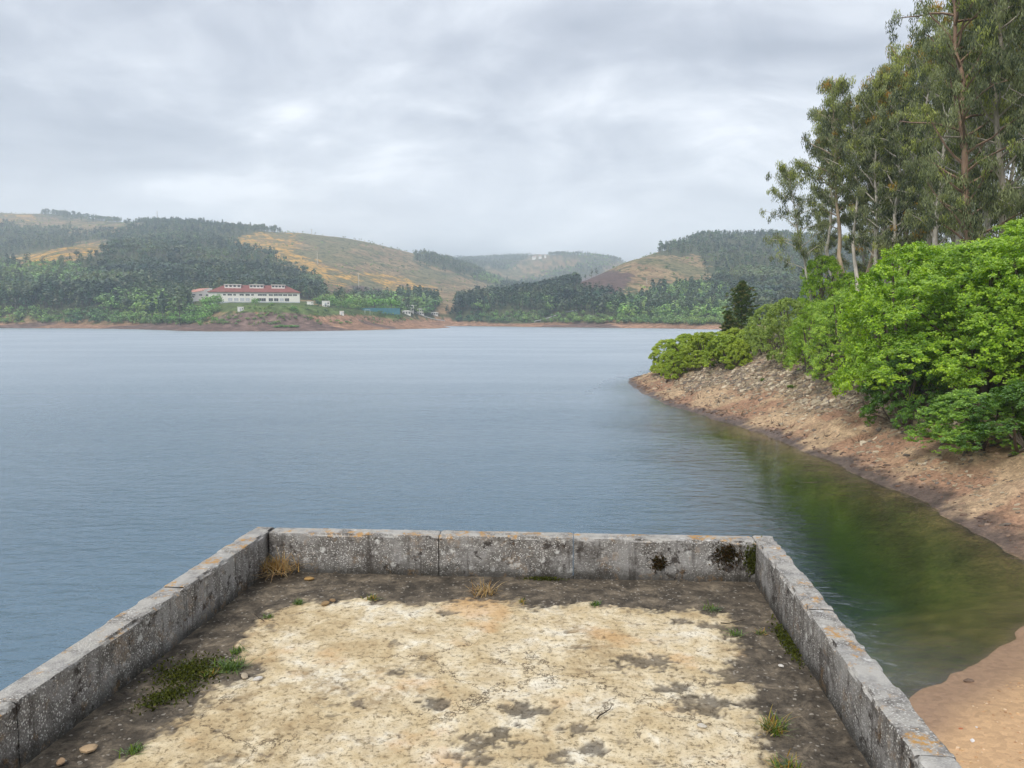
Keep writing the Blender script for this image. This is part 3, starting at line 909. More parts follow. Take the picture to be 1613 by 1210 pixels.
for k, (u, v, n, L, sp_, cols, lab) in enumerate(tufts):
    x, y, z = floor_at(u, v)
    if k < 2: y -= .02; z += .06 if k == 0 else .09
    o = link('weed_tuft', tuft_mesh(100 + k, n, L, sp_, cols), None, (x, y, z))
    tag(o, lab, 'weed', 'weeds growing on the platform')


def moss_mesh(seed, n, rx, ry, cols, h=.02, wall=None):
    st = np.random.RandomState(seed)
    mb = MB()
    q = st.normal(size=(n, 2)) * .5
    P = np.stack([q[:, 0] * rx, q[:, 1] * ry, st.uniform(0, h, n)], 1)
    D = unit(np.stack([st.normal(size=n), st.normal(size=n), np.abs(st.normal(size=n)) + .2], 1)); S = unit(np.cross(D, rdirs(n, st)))
    c = np.array([cols[k] for k in st.randint(len(cols), size=n)]) * st.uniform(.5, 1.2, (n, 1))
    if wall is not None:
        P = np.stack([P[:, 0], -P[:, 2], P[:, 1]], 1)
    mb.leaves(P, D, S, st.uniform(.012, .03, n), st.uniform(.008, .016, n), c)
    return mb.mesh('moss', M_LEAF)


MOSS = [(.10, .12, .02), (.06, .07, .015), (.13, .14, .03)]; DMOSS = [(.06, .035, .015), (.09, .055, .02), (.05, .045, .015)]
for k, (u, v, n, rx, ry, cols, lab) in enumerate([
        (300, 1058, 1500, .20, .20, MOSS, 'dark green moss mat on the dirty strip by the long parapet'),
        (262, 1098, 700, .10, .16, MOSS, 'narrow moss streak nearer the long parapet'),
        (1240, 1010, 900, .05, .30, MOSS, 'line of green moss cushions along the foot of the short parapet'),
        (855, 912, 420, .14, .03, MOSS, 'thin moss line at the foot of the back parapet')]):
    x, y, z = floor_at(u, v)
    o = link('moss_patch', moss_mesh(200 + k, n, rx, ry, cols), None, (x, y, z), rotz=(-.1 if k == 2 else (-.6 if k < 2 else -.06)))
    tag(o, lab, 'moss', 'moss on the platform', kind='stuff')
yw = lambda x: oL[1] + (x - oL[0]) * dirB[1] / dirB[0] - TH - .004
for k, (u, v, n, rx, rz_, cols, lab) in enumerate([
        (1178, 880, 1300, .07, .10, MOSS, 'thick green moss in the corner where the back and short parapets meet'),
        (1132, 873, 700, .10, .09, DMOSS, 'rusty brown moss climbing the back parapet beside the green corner moss'),
        (1040, 890, 420, .06, .06, DMOSS, 'small dark moss blotch low on the back parapet')]):
    x = at(u, v, FLOOR_Z + .15)[0]
    z = TOP_Z - (v - 850) / (915 - 850) * .33
    o = link('moss_patch', moss_mesh(210 + k, n, rx, rz_, cols, .014, wall=1), None, (float(x), float(yw(x)) + .002, z), rotz=math.atan2(dirB[1], dirB[0]))
    tag(o, lab, 'moss', 'moss on the platform', kind='stuff')


def pebble(seed, a, b, c, col, mat):
    st = np.random.RandomState(seed); mb = MB(); n = 8
    th = np.arange(n) / n * 2 * math.pi
    r = st.uniform(.72, 1.1, n)
    rings = []
    for zz, f in ((0, .92), (.55, 1.0), (1.0, .72)):
        rings.append(np.stack([np.cos(th) * r * a * f, np.sin(th) * r * b * f, np.full(n, zz * c) + st.uniform(-.06, .06, n) * c], 1))
    V = np.vstack(rings + [[[0, 0, c * 1.02]]])
    Q = [(k * n + q, k * n + (q + 1) % n, (k + 1) * n + (q + 1) % n, (k + 1) * n + q) for k in range(2) for q in range(n)]
    T = [(2 * n + q, 2 * n + (q + 1) % n, 3 * n) for q in range(n)]
    mb.add(V, Q, T, col)
    return mb.mesh('stone', mat, smooth=False)


M_STONE = mat_attr('stone', rough=.9, scale=9.0, var=.35, strength=.5, dist=.02)
for k, (u, v, a, b, c, col, lab) in enumerate([
        (487, 913, .05, .03, .018, (.34, .21, .08), 'flat ochre stone chip near the dry corner clump'),
        (512, 952, .045, .028, .016, (.30, .20, .10), 'brown stone chip on the back edge of the screed'),
        (524, 947, .03, .02, .014, (.26, .17, .09), 'smaller brown chip touching the back edge of the screed'),
        (406, 1071, .034, .02, .014, (.62, .58, .52), 'white pebble on the dark strip by the thick green tuft'),
        (385, 1066, .05, .02, .012, (.40, .33, .24), 'beige flake lying between the white pebble and the moss mat'),
        (140, 1182, .05, .03, .02, (.42, .30, .18), 'tan stone at the near end of the long parapet'),
        (96, 1202, .028, .02, .016, (.40, .27, .16), 'small tan pebble against the near parapet foot'),
        (1105, 1145, .03, .02, .012, (.55, .50, .42), 'pale chip on the screed by a broken patch'),
        (228, 1012, .018, .014, .01, (.6, .57, .52), 'tiny white pebble at the foot of the long parapet'),
        (1230, 1050, .02, .014, .01, (.6, .57, .52), 'tiny white pebble on the dark strip by the short parapet')]):
    o = link('stone_chip', pebble(300 + k, a, b, c, col, M_STONE), None, floor_at(u, v)[:2] + (FLOOR_Z + .012,), rotz=k * 1.3)
    tag(o, lab, 'stone', 'stone chips on the platform')
for k, (u, v, ln, rot, lab) in enumerate([(402, 972, .16, -.9, 'dark bent twig on the strip by the corner of the long parapet'), (1135, 985, .2, .3, 'thin dark twig on the far corner of the screed'), (940, 1135, .16, .9, 'short thin twig on the bright screed')]):
    st = np.random.RandomState(k)
    P = np.array([(q / 5 * ln, st.uniform(-.012, .012), .02 + st.uniform(0, .012)) for q in range(6)])
    o = MB().tube(P, np.linspace(.005, .002, 6), 5, (.05, .038, .028)).build('twig', M_BARK, None, loc=floor_at(u, v)[:2] + (FLOOR_Z,), rotz=rot)
    tag(o, lab, 'twig', 'twigs on the platform')
# ------------------------------------------------------------------ stones of the bank
def slab_mesh(seed):
    st = np.random.RandomState(seed); n = 7
    th = np.sort(st.uniform(0, 2 * math.pi, n) * .35 + np.arange(n) / n * 2 * math.pi * .95)
    r = st.uniform(.6, 1.0, n)
    a = np.stack([np.cos(th) * r * .5, np.sin(th) * r * .33], 1)
    V = np.vstack([np.c_[a, np.full(n, -.10)], np.c_[a * .93 + st.uniform(-.02, .02, (n, 2)), .07 + st.uniform(-.015, .02, n)]])
    Q = [(k, (k + 1) % n, n + (k + 1) % n, n + k) for k in range(n)]
    T = [(n, n + k, n + k + 1) for k in range(1, n - 1)]
    return V, np.array(Q), np.array(T)


SLABS = [slab_mesh(k) for k in range(8)]
tones = np.array([(.31, .25, .17), (.39, .32, .225), (.21, .165, .12), (.33, .23, .155), (.17, .14, .115), (.50, .42, .305)])
NS = 16000
px = rs.uniform(13.5, 32, NS * 3); py = rs.uniform(14, 112, NS * 3)
pz, ps = bank_z(px, py)
mm = fbm(px / 6., py / 6., 3, 63); m4 = fbm(px / 2.5, py / 2.5, 3, 64)
rk = sstep(2.5, 6.0, ps + (mm - .5) * 5) * sstep(34, 46, py)
dens = np.where((ps > .3) & (ps < 13), .12 + .88 * rk + .30 * sstep(.58, .68, m4) + .10 * sstep(2.2, .6, ps), 0)
dens = np.where(py < 24, 0.0, dens)
ok = rs.uniform(0, 1, len(px)) < dens
px, py, pz, ps, rk = px[ok][:NS], py[ok][:NS], pz[ok][:NS], ps[ok][:NS], rk[ok][:NS]
pr = np.hypot(px, py)
size = np.exp(rs.normal(-1.62, .45, len(px))) * (1 + .9 * rk) * np.clip(pr / 40, .8, 1.6)
size = np.clip(size, .07, .85)
# slope frame
e1 = .25
hx = (bank_z(px + e1, py)[0] - bank_z(px - e1, py)[0]) / (2 * e1); hy = (bank_z(px, py + e1)[0] - bank_z(px, py - e1)[0]) / (2 * e1)
N = unit(np.stack([-hx * .8 + rs.normal(0, .16, len(px)), -hy * .8 + rs.normal(0, .16, len(px)), np.ones(len(px))], 1))
ang = np.where(rk > .4, math.radians(62) + rs.normal(0, .38, len(px)), rs.uniform(0, math.pi, len(px)))
Xa = np.stack([np.cos(ang), np.sin(ang), 0 * ang], 1)
Xa = unit(Xa - N * np.sum(Xa * N, 1, keepdims=True)); Ya = np.cross(N, Xa)
tcol = tones[rs.randint(0, len(tones), len(px))] * rs.uniform(.7, 1.2, (len(px), 1))
tcol = np.where((ps < 1.3)[:, None], tcol * np.array([.62, .52, .52]), tcol)
app = size / pr
order = np.argsort(-app)
solo, rest = order[:300], order[300:]
slab_me = []
for k, (V, Q, T) in enumerate(SLABS):
    mb = MB(); mb.add(V, Q, T, tones[k % len(tones)]); slab_me.append(mb.mesh('stone', M_STONE))
from mathutils import Matrix
for q in solo:
    o = link('stone', slab_me[int(q) % 8], bank)
    Mx = Matrix(((Xa[q, 0], Ya[q, 0], N[q, 0]), (Xa[q, 1], Ya[q, 1], N[q, 1]), (Xa[q, 2], Ya[q, 2], N[q, 2])))
    o.rotation_euler = Mx.to_euler(); o.location = (px[q], py[q], pz[q] + .02)
    o.scale = (size[q] * 1.0, size[q] * 1.0, size[q] * .9)
mbs = MB()
for k, (V, Q, T) in enumerate(SLABS):
    sel = rest[rest % 8 == k]
    if not len(sel): continue
    W = px[sel][:, None] * 0 + 0
    P = np.stack([px[sel], py[sel], pz[sel] + .015], 1)
    VV = P[:, None] + size[sel][:, None, None] * (V[None, :, 0:1] * Xa[sel][:, None] + V[None, :, 1:2] * Ya[sel][:, None] + V[None, :, 2:3] * N[sel][:, None] * .85)
    off = (np.arange(len(sel)) * len(V))[:, None, None]
    mbs.V.append(VV.reshape(-1, 3)); mbs.C.append(np.repeat(tcol[sel], len(V), 0))
    mbs.Q.append((Q[None] + off).reshape(-1, 4) + mbs.n); mbs.T.append((T[None] + off).reshape(-1, 3) + mbs.n); mbs.n += VV.shape[0] * VV.shape[1]
# grit and pebbles on the near sand
gx_ = rs.uniform(6, 20, 5200); gy_ = rs.uniform(10, 21, 5200); gz_, gs_ = bank_z(gx_, gy_)
k_ = (gs_ > 1.1) & (fbm(gx_ / 1.3, gy_ / 1.3, 3, 66) + .12 * (gs_ > 2) > .50); gx_, gy_, gz_ = gx_[k_], gy_[k_], gz_[k_]
V, Q, T = SLABS[4]; sz_ = np.exp(rs.normal(-3.05, .35, len(gx_))); a_ = rs.uniform(0, 6.28, len(gx_))
VV = np.stack([gx_[:, None] + sz_[:, None] * (V[None, :, 0] * np.cos(a_)[:, None] - V[None, :, 1] * np.sin(a_)[:, None]), gy_[:, None] + sz_[:, None] * (V[None, :, 0] * np.sin(a_)[:, None] + V[None, :, 1] * np.cos(a_)[:, None]), gz_[:, None] + sz_[:, None] * (V[None, :, 2] * 2 + .1)], -1)
off = (np.arange(len(gx_)) * len(V))[:, None, None]
mbs.V.append(VV.reshape(-1, 3)); mbs.C.append(np.repeat(np.array([(.58, .40, .22), (.50, .30, .16), (.66, .50, .34), (.40, .25, .14)])[rs.randint(0, 4, len(gx_))], len(V), 0))
mbs.Q.append((Q[None] + off).reshape(-1, 4) + mbs.n); mbs.T.append((T[None] + off).reshape(-1, 3) + mbs.n); mbs.n += VV.shape[0] * VV.shape[1]
o = mbs.build('loose_stones', M_STONE, bank); tag(o, kind='stuff')
# a few stones the eye picks out
big = [(1448, 673, .95, .30, .9, (.44, .35, .22), 'long pale slate slab leaning at the foot of the big bush'), (1462, 682, .5, .25, .7, (.46, .37, .24), 'shorter pale slab below the long leaning one')]
for (u, v, L_, W_, rot, col, lab) in big:
    r_ = 43.0; x, y = polar(u, r_)
    for r_ in np.arange(33, 60, .25):
        x, y = polar(u, r_); zz = float(bank_z(np.array([x]), np.array([y]))[0][0])
        if project(x, y, zz)[1] < v: break
    V, Q, T = SLABS[2]; mb = MB(); mb.add(V * np.array([L_ * 1.3, W_ * 2, .6]), Q, T, col)
    o = mb.build('slate_slab', M_STONE, None, loc=(x, y, zz + .12), rotz=rot); o.rotation_euler = (.1, -.35, rot); tag(o, lab, 'stone')


def on_bank(u, v, rmin=12, rmax=110):
    for r_ in np.arange(rmin, rmax, .15):
        x, y = polar(u, r_); zz, s = bank_z(np.array([x]), np.array([y]))
        if s[0] > .2 and project(x, y, zz[0])[1] <= v: return float(x), float(y), float(zz[0])
    return float(x), float(y), float(zz[0])


# shells and flakes on the sand, driftwood, dead twiggy plants, weeds
for k, (u, v, a, c, lab) in enumerate([(1557, 1077, .13, (.16, .11, .08), 'dark flat stone lying alone on the near sand'), (1568, 1168, .07, (.75, .72, .70), 'white shell fragment on the near sand'), (1575, 1148, .04, (.7, .67, .64), 'small white fragment on the near sand'), (1548, 1152, .05, (.45, .16, .08), 'reddish tile fragment on the near sand')]):
    x, y, z = on_bank(u, v, 9)
    tag(link('stone_flake', pebble(330 + k, a, a * .55, a * .35, c, M_STONE), None, (x, y, z), rotz=k), lab, 'stone')


def twig_plant(seed, h, n):
    st = np.random.RandomState(seed); mb = MB()
    for k in range(n):
        d = unit(np.array([st.normal(0, .5), st.normal(0, .5), 1.0])); L = h * st.uniform(.5, 1.1)
        P = [np.array([st.normal(0, .06), st.normal(0, .06), -.05])]
        for q in range(4):
            d = unit(d + st.normal(0, .22, 3)); P.append(P[-1] + d * L / 4)
        mb.tube(P, np.linspace(.012, .004, 5), 3, (.09, .06, .042))
    return mb.mesh('stems', M_BARK)


TW = [twig_plant(k, .6, 9) for k in range(4)]
tw_px = [(1035, 598), (1052, 603), (1064, 606), (1078, 615), (1030, 590), (1092, 622), (1040, 612), (1235, 672), (1250, 676), (1222, 668), (1455, 735), (1360, 697), (1118, 640), (1135, 636), (1308, 690), (1010, 590), (1150, 650), (1172, 655), (1020, 604), (1104, 628)]
for k, (u, v) in enumerate(tw_px):
    x, y, z = on_bank(u, v, 30)
    tag(link('dead_plant', TW[k % 4], None, (x, y, z), rotz=k * 1.1, scale=.8 + .5 * ((k * 37) % 10) / 10 + (.5 if v < 640 else 0)),
        'dead twiggy plant standing on the bare lower bank of the point', 'plant', 'dead twiggy plants on the bank')
x, y, z = on_bank(1488, 693, 30); mb = MB(); st = np.random.RandomState(5)
for k in range(5):
    P = [np.array([0, 0, .1])]; d = unit(np.array([st.normal(), st.normal() * .4, .12]))
    for q in range(4): d = unit(d + st.normal(0, .25, 3) * np.array([1, 1, .4])); P.append(P[-1] + d * .2)
    mb.tube(P, np.linspace(.04, .012, 5), 5, (.22, .085, .04))
tag(mb.build('driftwood', M_BARK, None, loc=(x, y, z)), 'reddish driftwood root beside the big bush', 'driftwood')
for k, (u, v, n, L) in enumerate([(1312, 600, 160, .5), (1250, 612, 110, .4), (1290, 596, 70, .4), (1472, 690, 90, .5), (1335, 600, 60, .35), (1385, 640, 50, .3), (1205, 600, 60, .4)]):
    x, y, z = on_bank(u, v, 30)
    tag(link('bank_weed', tuft_mesh(400 + k, n, L, 1.0, [(.15, .26, .04), (.22, .30, .05), (.12, .20, .04)], W=.03), None, (x, y, z)), 'fresh green weed growing among the slates of the rocky bank', 'weed', 'weeds among the slates')

# ------------------------------------------------------------------ broadleaf bushes
def bush_meshes(seed, a, b, h, n_lobe, n_leaf, leaf, base, tipc, open_=0.0, low=.10):
    """a x b half widths, height h; foliage as leaf clumps on rounded lobes"""
    st = np.random.RandomState(seed)
    L = []
    for k in range(n_lobe):
        th = k * 2.39996 + st.uniform(-.4, .4)
        f = (k + .5) / n_lobe                               # 0 top .. 1 bottom
        zz = 1 - f * (1 - low); rad = math.sqrt(max(0, 1 - max(0, (zz - .38) / .62) ** 2)) * (0.82 if zz > .25 else .82 + .1)
        rad *= st.uniform(.62, 1.05)
        rl = st.uniform(.15, .26) * (1 if zz < .85 else .85)
        L.append((math.cos(th) * rad * (1 - rl * .6), math.sin(th) * rad * (1 - rl * .6), zz * (1 - rl * .35) , rl))
    L = np.array(L)
    C0 = L[:, :3] * np.array([a, b, h]); R0 = L[:, 3] * (a + b + h) / 3
    nc = max(1, n_leaf // (n_lobe * 20))
    D = rdirs(n_lobe * nc, st); D[:, 2] = np.where(D[:, 2] < -.45, -D[:, 2], D[:, 2])
    outw = unit(C0[np.repeat(np.arange(n_lobe), nc)] * np.array([1, 1, .3])); bad = np.sum(D * outw, 1) < -.1; D[bad] = unit(D[bad] + outw[bad] * 1.3)
    li = np.repeat(np.arange(n_lobe), nc)
    flat = np.array([1.0, 1.0, .78])
    cc = C0[li] + D * R0[li][:, None] * flat * st.uniform(.74, 1.10, (len(li), 1))
    tone = st.uniform(0, 1, len(li))
    hol = np.sin(cc[:, 0] * 2.3 + seed) + np.sin(cc[:, 1] * 2.6 + seed * 2) + np.sin(cc[:, 2] * 3.1 + seed * 3) + st.normal(0, .35, len(li))
    sel_ = hol > (-1.25 if open_ == 0 else -9); li, cc, tone, D = li[sel_], cc[sel_], tone[sel_], D[sel_]
    csize = st.uniform(.11, .21, len(li)) * (R0.mean() ** .5)
    m_ = 20
    dd = rdirs(len(li) * m_, st)
    up = unit(D + np.array([-.15, -.35, .6]))
    P = np.repeat(cc, m_, 0) + dd * np.repeat(csize, m_)[:, None] * st.uniform(.35, 1.15, (len(dd), 1)) * np.array([1.1, 1.1, .85])
    nrm = unit(np.repeat(up, m_, 0) * 1.0 + rdirs(len(dd), st) * .7)
    ax = unit(np.cross(nrm, rdirs(len(dd), st))); sx = np.cross(nrm, ax)
    tn = np.repeat(tone, m_) * .62 + st.uniform(0, .38, len(dd))
    hgt = np.clip((P[:, 2] / h), 0, 1)
    colr = np.array(base)[None] * (1 - tn[:, None]) + np.array(tipc)[None] * tn[:, None]
    colr = colr * st.uniform(.75, 1.15, (len(dd), 1))
    keep = (P[:, 2] > .05)
    mb = MB(); mb.leaves(P[keep], ax[keep], sx[keep], leaf * st.uniform(.7, 1.25, keep.sum()), leaf * .62 * st.uniform(.7, 1.2, keep.sum()), colr[keep])
    # stems
    ms = MB()
    for q in range(min(14, n_lobe)):
        tgt = C0[(q * 3) % n_lobe]
        p0 = np.array([st.normal(0, .12) * a, st.normal(0, .12) * b, -.3]); mid = (p0 + tgt) / 2 + np.array([0, 0, -.1 * h]) * 0 + st.normal(0, .08, 3) * a
        t_ = np.linspace(0, 1, 6)[:, None]
        P_ = (1 - t_) ** 2 * p0 + 2 * t_ * (1 - t_) * mid + t_ ** 2 * tgt
        ms.tube(P_, np.linspace(.02, .008, 6) * (a + h) * .6, 5, (.13, .105, .08))
    return mb.mesh('foliage', M_LEAF), ms.mesh('stems', M_BARK)


BRI, BRT = (.13, .29, .02), (.58, .80, .07)
YEL, YET = (.32, .43, .035), (.58, .68, .09)
OAK = [bush_meshes(1, 5, 5, 10, 80, 88000, .15, BRI, BRT), bush_meshes(2, 4, 4, 7.5, 60, 56000, .14, BRI, BRT), bush_meshes(3, 3.2, 3.0, 4.6, 44, 36000, .13, (.10, .24, .03), (.42, .64, .08))]
OAK += [bush_meshes(6, 3.2, 3.0, 4.6, 44, 36000, .12, (.15, .24, .045), (.50, .62, .15)), bush_meshes(7, 3.2, 3.0, 4.6, 46, 36000, .13, (.05, .14, .02), (.24, .44, .06)), bush_meshes(8, 4, 4, 7.5, 60, 56000, .13, (.14, .30, .03), (.62, .82, .12))]
SZ_EXTRA = {('O', 3): (3.2, 4.6), ('O', 4): (3.2, 4.6), ('O', 5): (4, 7.5)}
GOR = [bush_meshes(4, 2.0, 2.0, 2.9, 34, 26000, .12, YEL, YET, open_=1, low=.02), bush_meshes(5, 1.6, 1.8, 2.6, 30, 22000, .12, (.29, .41, .035), (.54, .66, .085), open_=1, low=.02)]
SZ = {**SZ_EXTRA, ('O', 0): (5, 10), ('O', 1): (4, 7.5), ('O', 2): (3.2, 4.6), ('G', 0): (2, 2.9), ('G', 1): (1.6, 2.6)}


def place_bush(kind, var, u, r, topv, wpx, rot, label, group, name, cat='bush', sink=0.0):
    x, y = polar(u, r); x, y = float(x), float(y)
    z = gz(x, y) - .1 - sink
    hgt = CAMZ + float(slope_of(u, topv)) * r - z
    hw, hh = SZ[(kind, var)]
    sx = (wpx / FPX * r / 2) / hw / .92
    e = empty(name, (x, y, z), rot, (sx, sx, hgt / hh / 1.05))
    fo, st_ = (OAK if kind == 'O' else GOR)[var]
    link('foliage', fo, e); link('stems', st_, e)
    tag(e, label, cat, group)
    return e


G1, G2 = 'leafy bushes along the top of the bank', 'low yellow-green bushes on the tip of the point'
for a in [
        ('O', 0, 1562, 49.5, 368, 270, .3, 'huge bright green bush above the bank, the biggest of the row'),
        ('O', 1, 1436, 52, 372, 190, 2.1, 'tall bright green bush overhanging the slates beside the huge one'),
        ('O', 2, 1545, 42.5, 612, 165, 1.0, 'low spreading bush spilling onto the sandy bank below the huge one'),
        ('O', 4, 1630, 41, 600, 170, 3.0, 'low bush spilling down the bank at the picture edge'),
        ('O', 4, 1432, 48.5, 555, 125, 4.0, 'dark skirt bush at the foot of the tall overhanging one'),
        ('O', 1, 1392, 57, 440, 120, 5.1, 'rounded green bush in the second place from the huge one'),
        ('O', 5, 1335, 62, 452, 120, .8, 'light green dome-shaped bush in front of the slim pale trunks'),
        ('O', 5, 1290, 66, 470, 95, 2.6, 'light green bush between the dome-shaped bush and the feathery ones'),
        ('O', 3, 1243, 72, 468, 92, 1.9, 'feathery olive-green bush over the rocky shelf'),
        ('O', 3, 1212, 80, 478, 74, .2, 'small olive bush nearest the pine trees'),
        ('O', 0, 1660, 47, 335, 230, 4.4, 'tall bright bush cut by the picture edge'),
        ('O', 5, 1500, 60, 378, 190, .5, 'bright bush top peeping out behind the huge one'),
        ('O', 1, 1620, 60, 335, 190, 1.5, 'highest bright crown behind the bush at the picture edge'),
        ('O', 1, 1296, 96, 398, 80, 3.3, 'bright green young tree glowing behind the slim pale trunks'),
        ('O', 1, 1345, 96, 425, 80, 1.3, 'bright green sapling deeper among the eucalyptus trunks')]:
    k, v, u, r, tv, wp, rot, lab = a
    place_bush(k, v, u, r, tv, wp, rot, lab, G1, 'leafy_bush')
for i_, (v, u, r, tv, wp) in enumerate([(0, 1052, 93, 534, 60), (1, 1080, 89, 525, 66), (0, 1110, 85, 523, 74), (1, 1144, 80, 527, 70), (0, 1092, 98, 528, 50), (1, 1128, 95, 522, 60), (0, 1160, 88, 516, 52), (1, 1065, 84, 553, 40), (0, 1165, 78, 535, 40), (1, 1185, 84, 512, 52), (0, 1190, 100, 520, 60)]):
    labs = ['leftmost yellow-green bush on the tip of the point', 'yellow-green bush second from the tip of the point', 'broad yellow-green bush in the middle of the point', 'yellow-green bush at the inland end of the low front row',
            'yellow-green bush just behind the second one from the tip', 'yellow-green bush behind the broad middle one', 'yellow bush right below the small pine', 'tiny front bush low on the slope near the tip', 'small bush at the edge of the slate shelf below the pines', 'light bush between the pines and the olive bushes', 'bush half hidden at the foot of the larger pine']
    place_bush('G', v, u, r, tv, wp, i_ * 1.3, labs[i_], G2, 'low_bush')
place_bush('O', 1, 1780, 46, 380, 240, 1, 'leafy bush just beyond the picture edge', G1, 'leafy_bush')

# ------------------------------------------------------------------ eucalyptus
def euc(seed, H, lean, cs, cw, n_br, orange, trunkcol, clump_leaf=46, dens=1.0):
    st = np.random.RandomState(seed)
    K = 14
    t_ = np.linspace(0, 1, K)
    wob = np.cumsum(st.normal(0, .010, (K, 2)), 0) * H
    TR_ = np.stack([lean[0] * H * t_ ** 1.3 + wob[:, 0], lean[1] * H * t_ ** 1.3 + wob[:, 1], H * .97 * t_], 1)
    TR_[:, :2] -= TR_[0, :2]; TR_[0, 2] = -.6
    tr = MB(); tr.tube(TR_, np.interp(t_, [0, .06, 1], [.0145, .0115, .0014]) * H, 8, trunkcol); limb = np.array(trunkcol) if trunkcol[0] > trunkcol[1] * 1.8 else np.array(trunkcol); limb = np.array((.24, .2, .16)) if trunkcol[0] > trunkcol[1] * 1.5 else limb
    br = MB(); cl = []
    pt = lambda f: np.array([np.interp(f, t_, TR_[:, q]) for q in range(3)])
    for k in range(n_br):
        f = cs + (1 - cs) * ((k + st.uniform(0, 1)) / n_br) ** .9
        p0 = pt(f); az = k * 2.4 + st.uniform(-.6, .6)
        shape = math.sin(math.pi * min(1, (f - cs) / (1 - cs) * .80 + .20)) ** .7
        ln = cw * (0.35 + .75 * shape) * st.uniform(.65, 1.2)
        d = unit(np.array([math.cos(az), math.sin(az), st.uniform(.35, 1.0)]))
        P = [p0]
        for q in range(5):
            d = unit(d + st.normal(0, .13, 3) + np.array([0, 0, .02])); P.append(P[-1] + d * ln / 5)
        br.tube(P, np.linspace(.0034, .0009, 6) * H * (.6 + .4 * shape), 4, limb * .9)
        for q in range(3, 6):
            for e_ in range(2 if q < 5 else 3):
                c_ = P[q] + st.normal(0, .28, 3) * np.array([1, 1, .7]) * max(.8, ln * .38)
                cl.append(np.r_[c_, f])
                if st.uniform() < .5: br.tube([P[q], (P[q] + c_) / 2 + st.normal(0, .05, 3), c_], [.022, .015, .008], 3, limb * .7)
    for q in range(7): cl.append(np.r_[pt(1 - q * .022) + st.normal(0, .35, 3), 1.0])
    cl = np.array(cl); n = len(cl)
    m_ = int(clump_leaf * dens)
    rad = st.uniform(.36, .78, n)
    dd = rdirs(n * m_, st) * (st.uniform(0, 1, (n * m_, 1)) ** .45)
    P = np.repeat(cl[:, :3], m_, 0) + dd * np.repeat(rad, m_)[:, None] * np.array([1.0, 1.0, 1.05])
    P[:, 2] -= st.uniform(0, .35, len(P)) ** 1
    D = unit(np.stack([st.normal(0, .42, len(P)), st.normal(0, .42, len(P)), -np.ones(len(P))], 1))
    S = unit(np.cross(D, rdirs(len(P), st)))
    tone = st.uniform(0, 1, n)
    tt = np.repeat(tone, m_)
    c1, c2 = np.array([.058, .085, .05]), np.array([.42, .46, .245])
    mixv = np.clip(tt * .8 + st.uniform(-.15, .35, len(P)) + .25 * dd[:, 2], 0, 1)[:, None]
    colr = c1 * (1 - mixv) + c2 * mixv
    upl = np.repeat(cl[:, 3], m_)
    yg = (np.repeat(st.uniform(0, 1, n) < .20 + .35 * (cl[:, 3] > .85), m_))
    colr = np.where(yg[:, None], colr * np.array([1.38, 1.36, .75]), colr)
    org = np.repeat((st.uniform(0, 1, n) < orange * (0.35 + 1.3 * (cl[:, 3] > .8)) * (np.sin(cl[:, 2] * .9 + cl[:, 0] * 1.3 + seed) > .45)), m_) & (dd[:, 2] > -.25)
    colr = np.where(org[:, None], np.array([.55, .33, .06]) * st.uniform(.6, 1.25, (len(P), 1)), colr)
    colr = colr * st.uniform(.7, 1.25, (len(P), 1))
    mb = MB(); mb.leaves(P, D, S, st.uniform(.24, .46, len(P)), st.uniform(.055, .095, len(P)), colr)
    return tr.mesh('trunk', M_BARK, True), br.mesh('branches', M_BARK), mb.mesh('crown', M_LEAF)


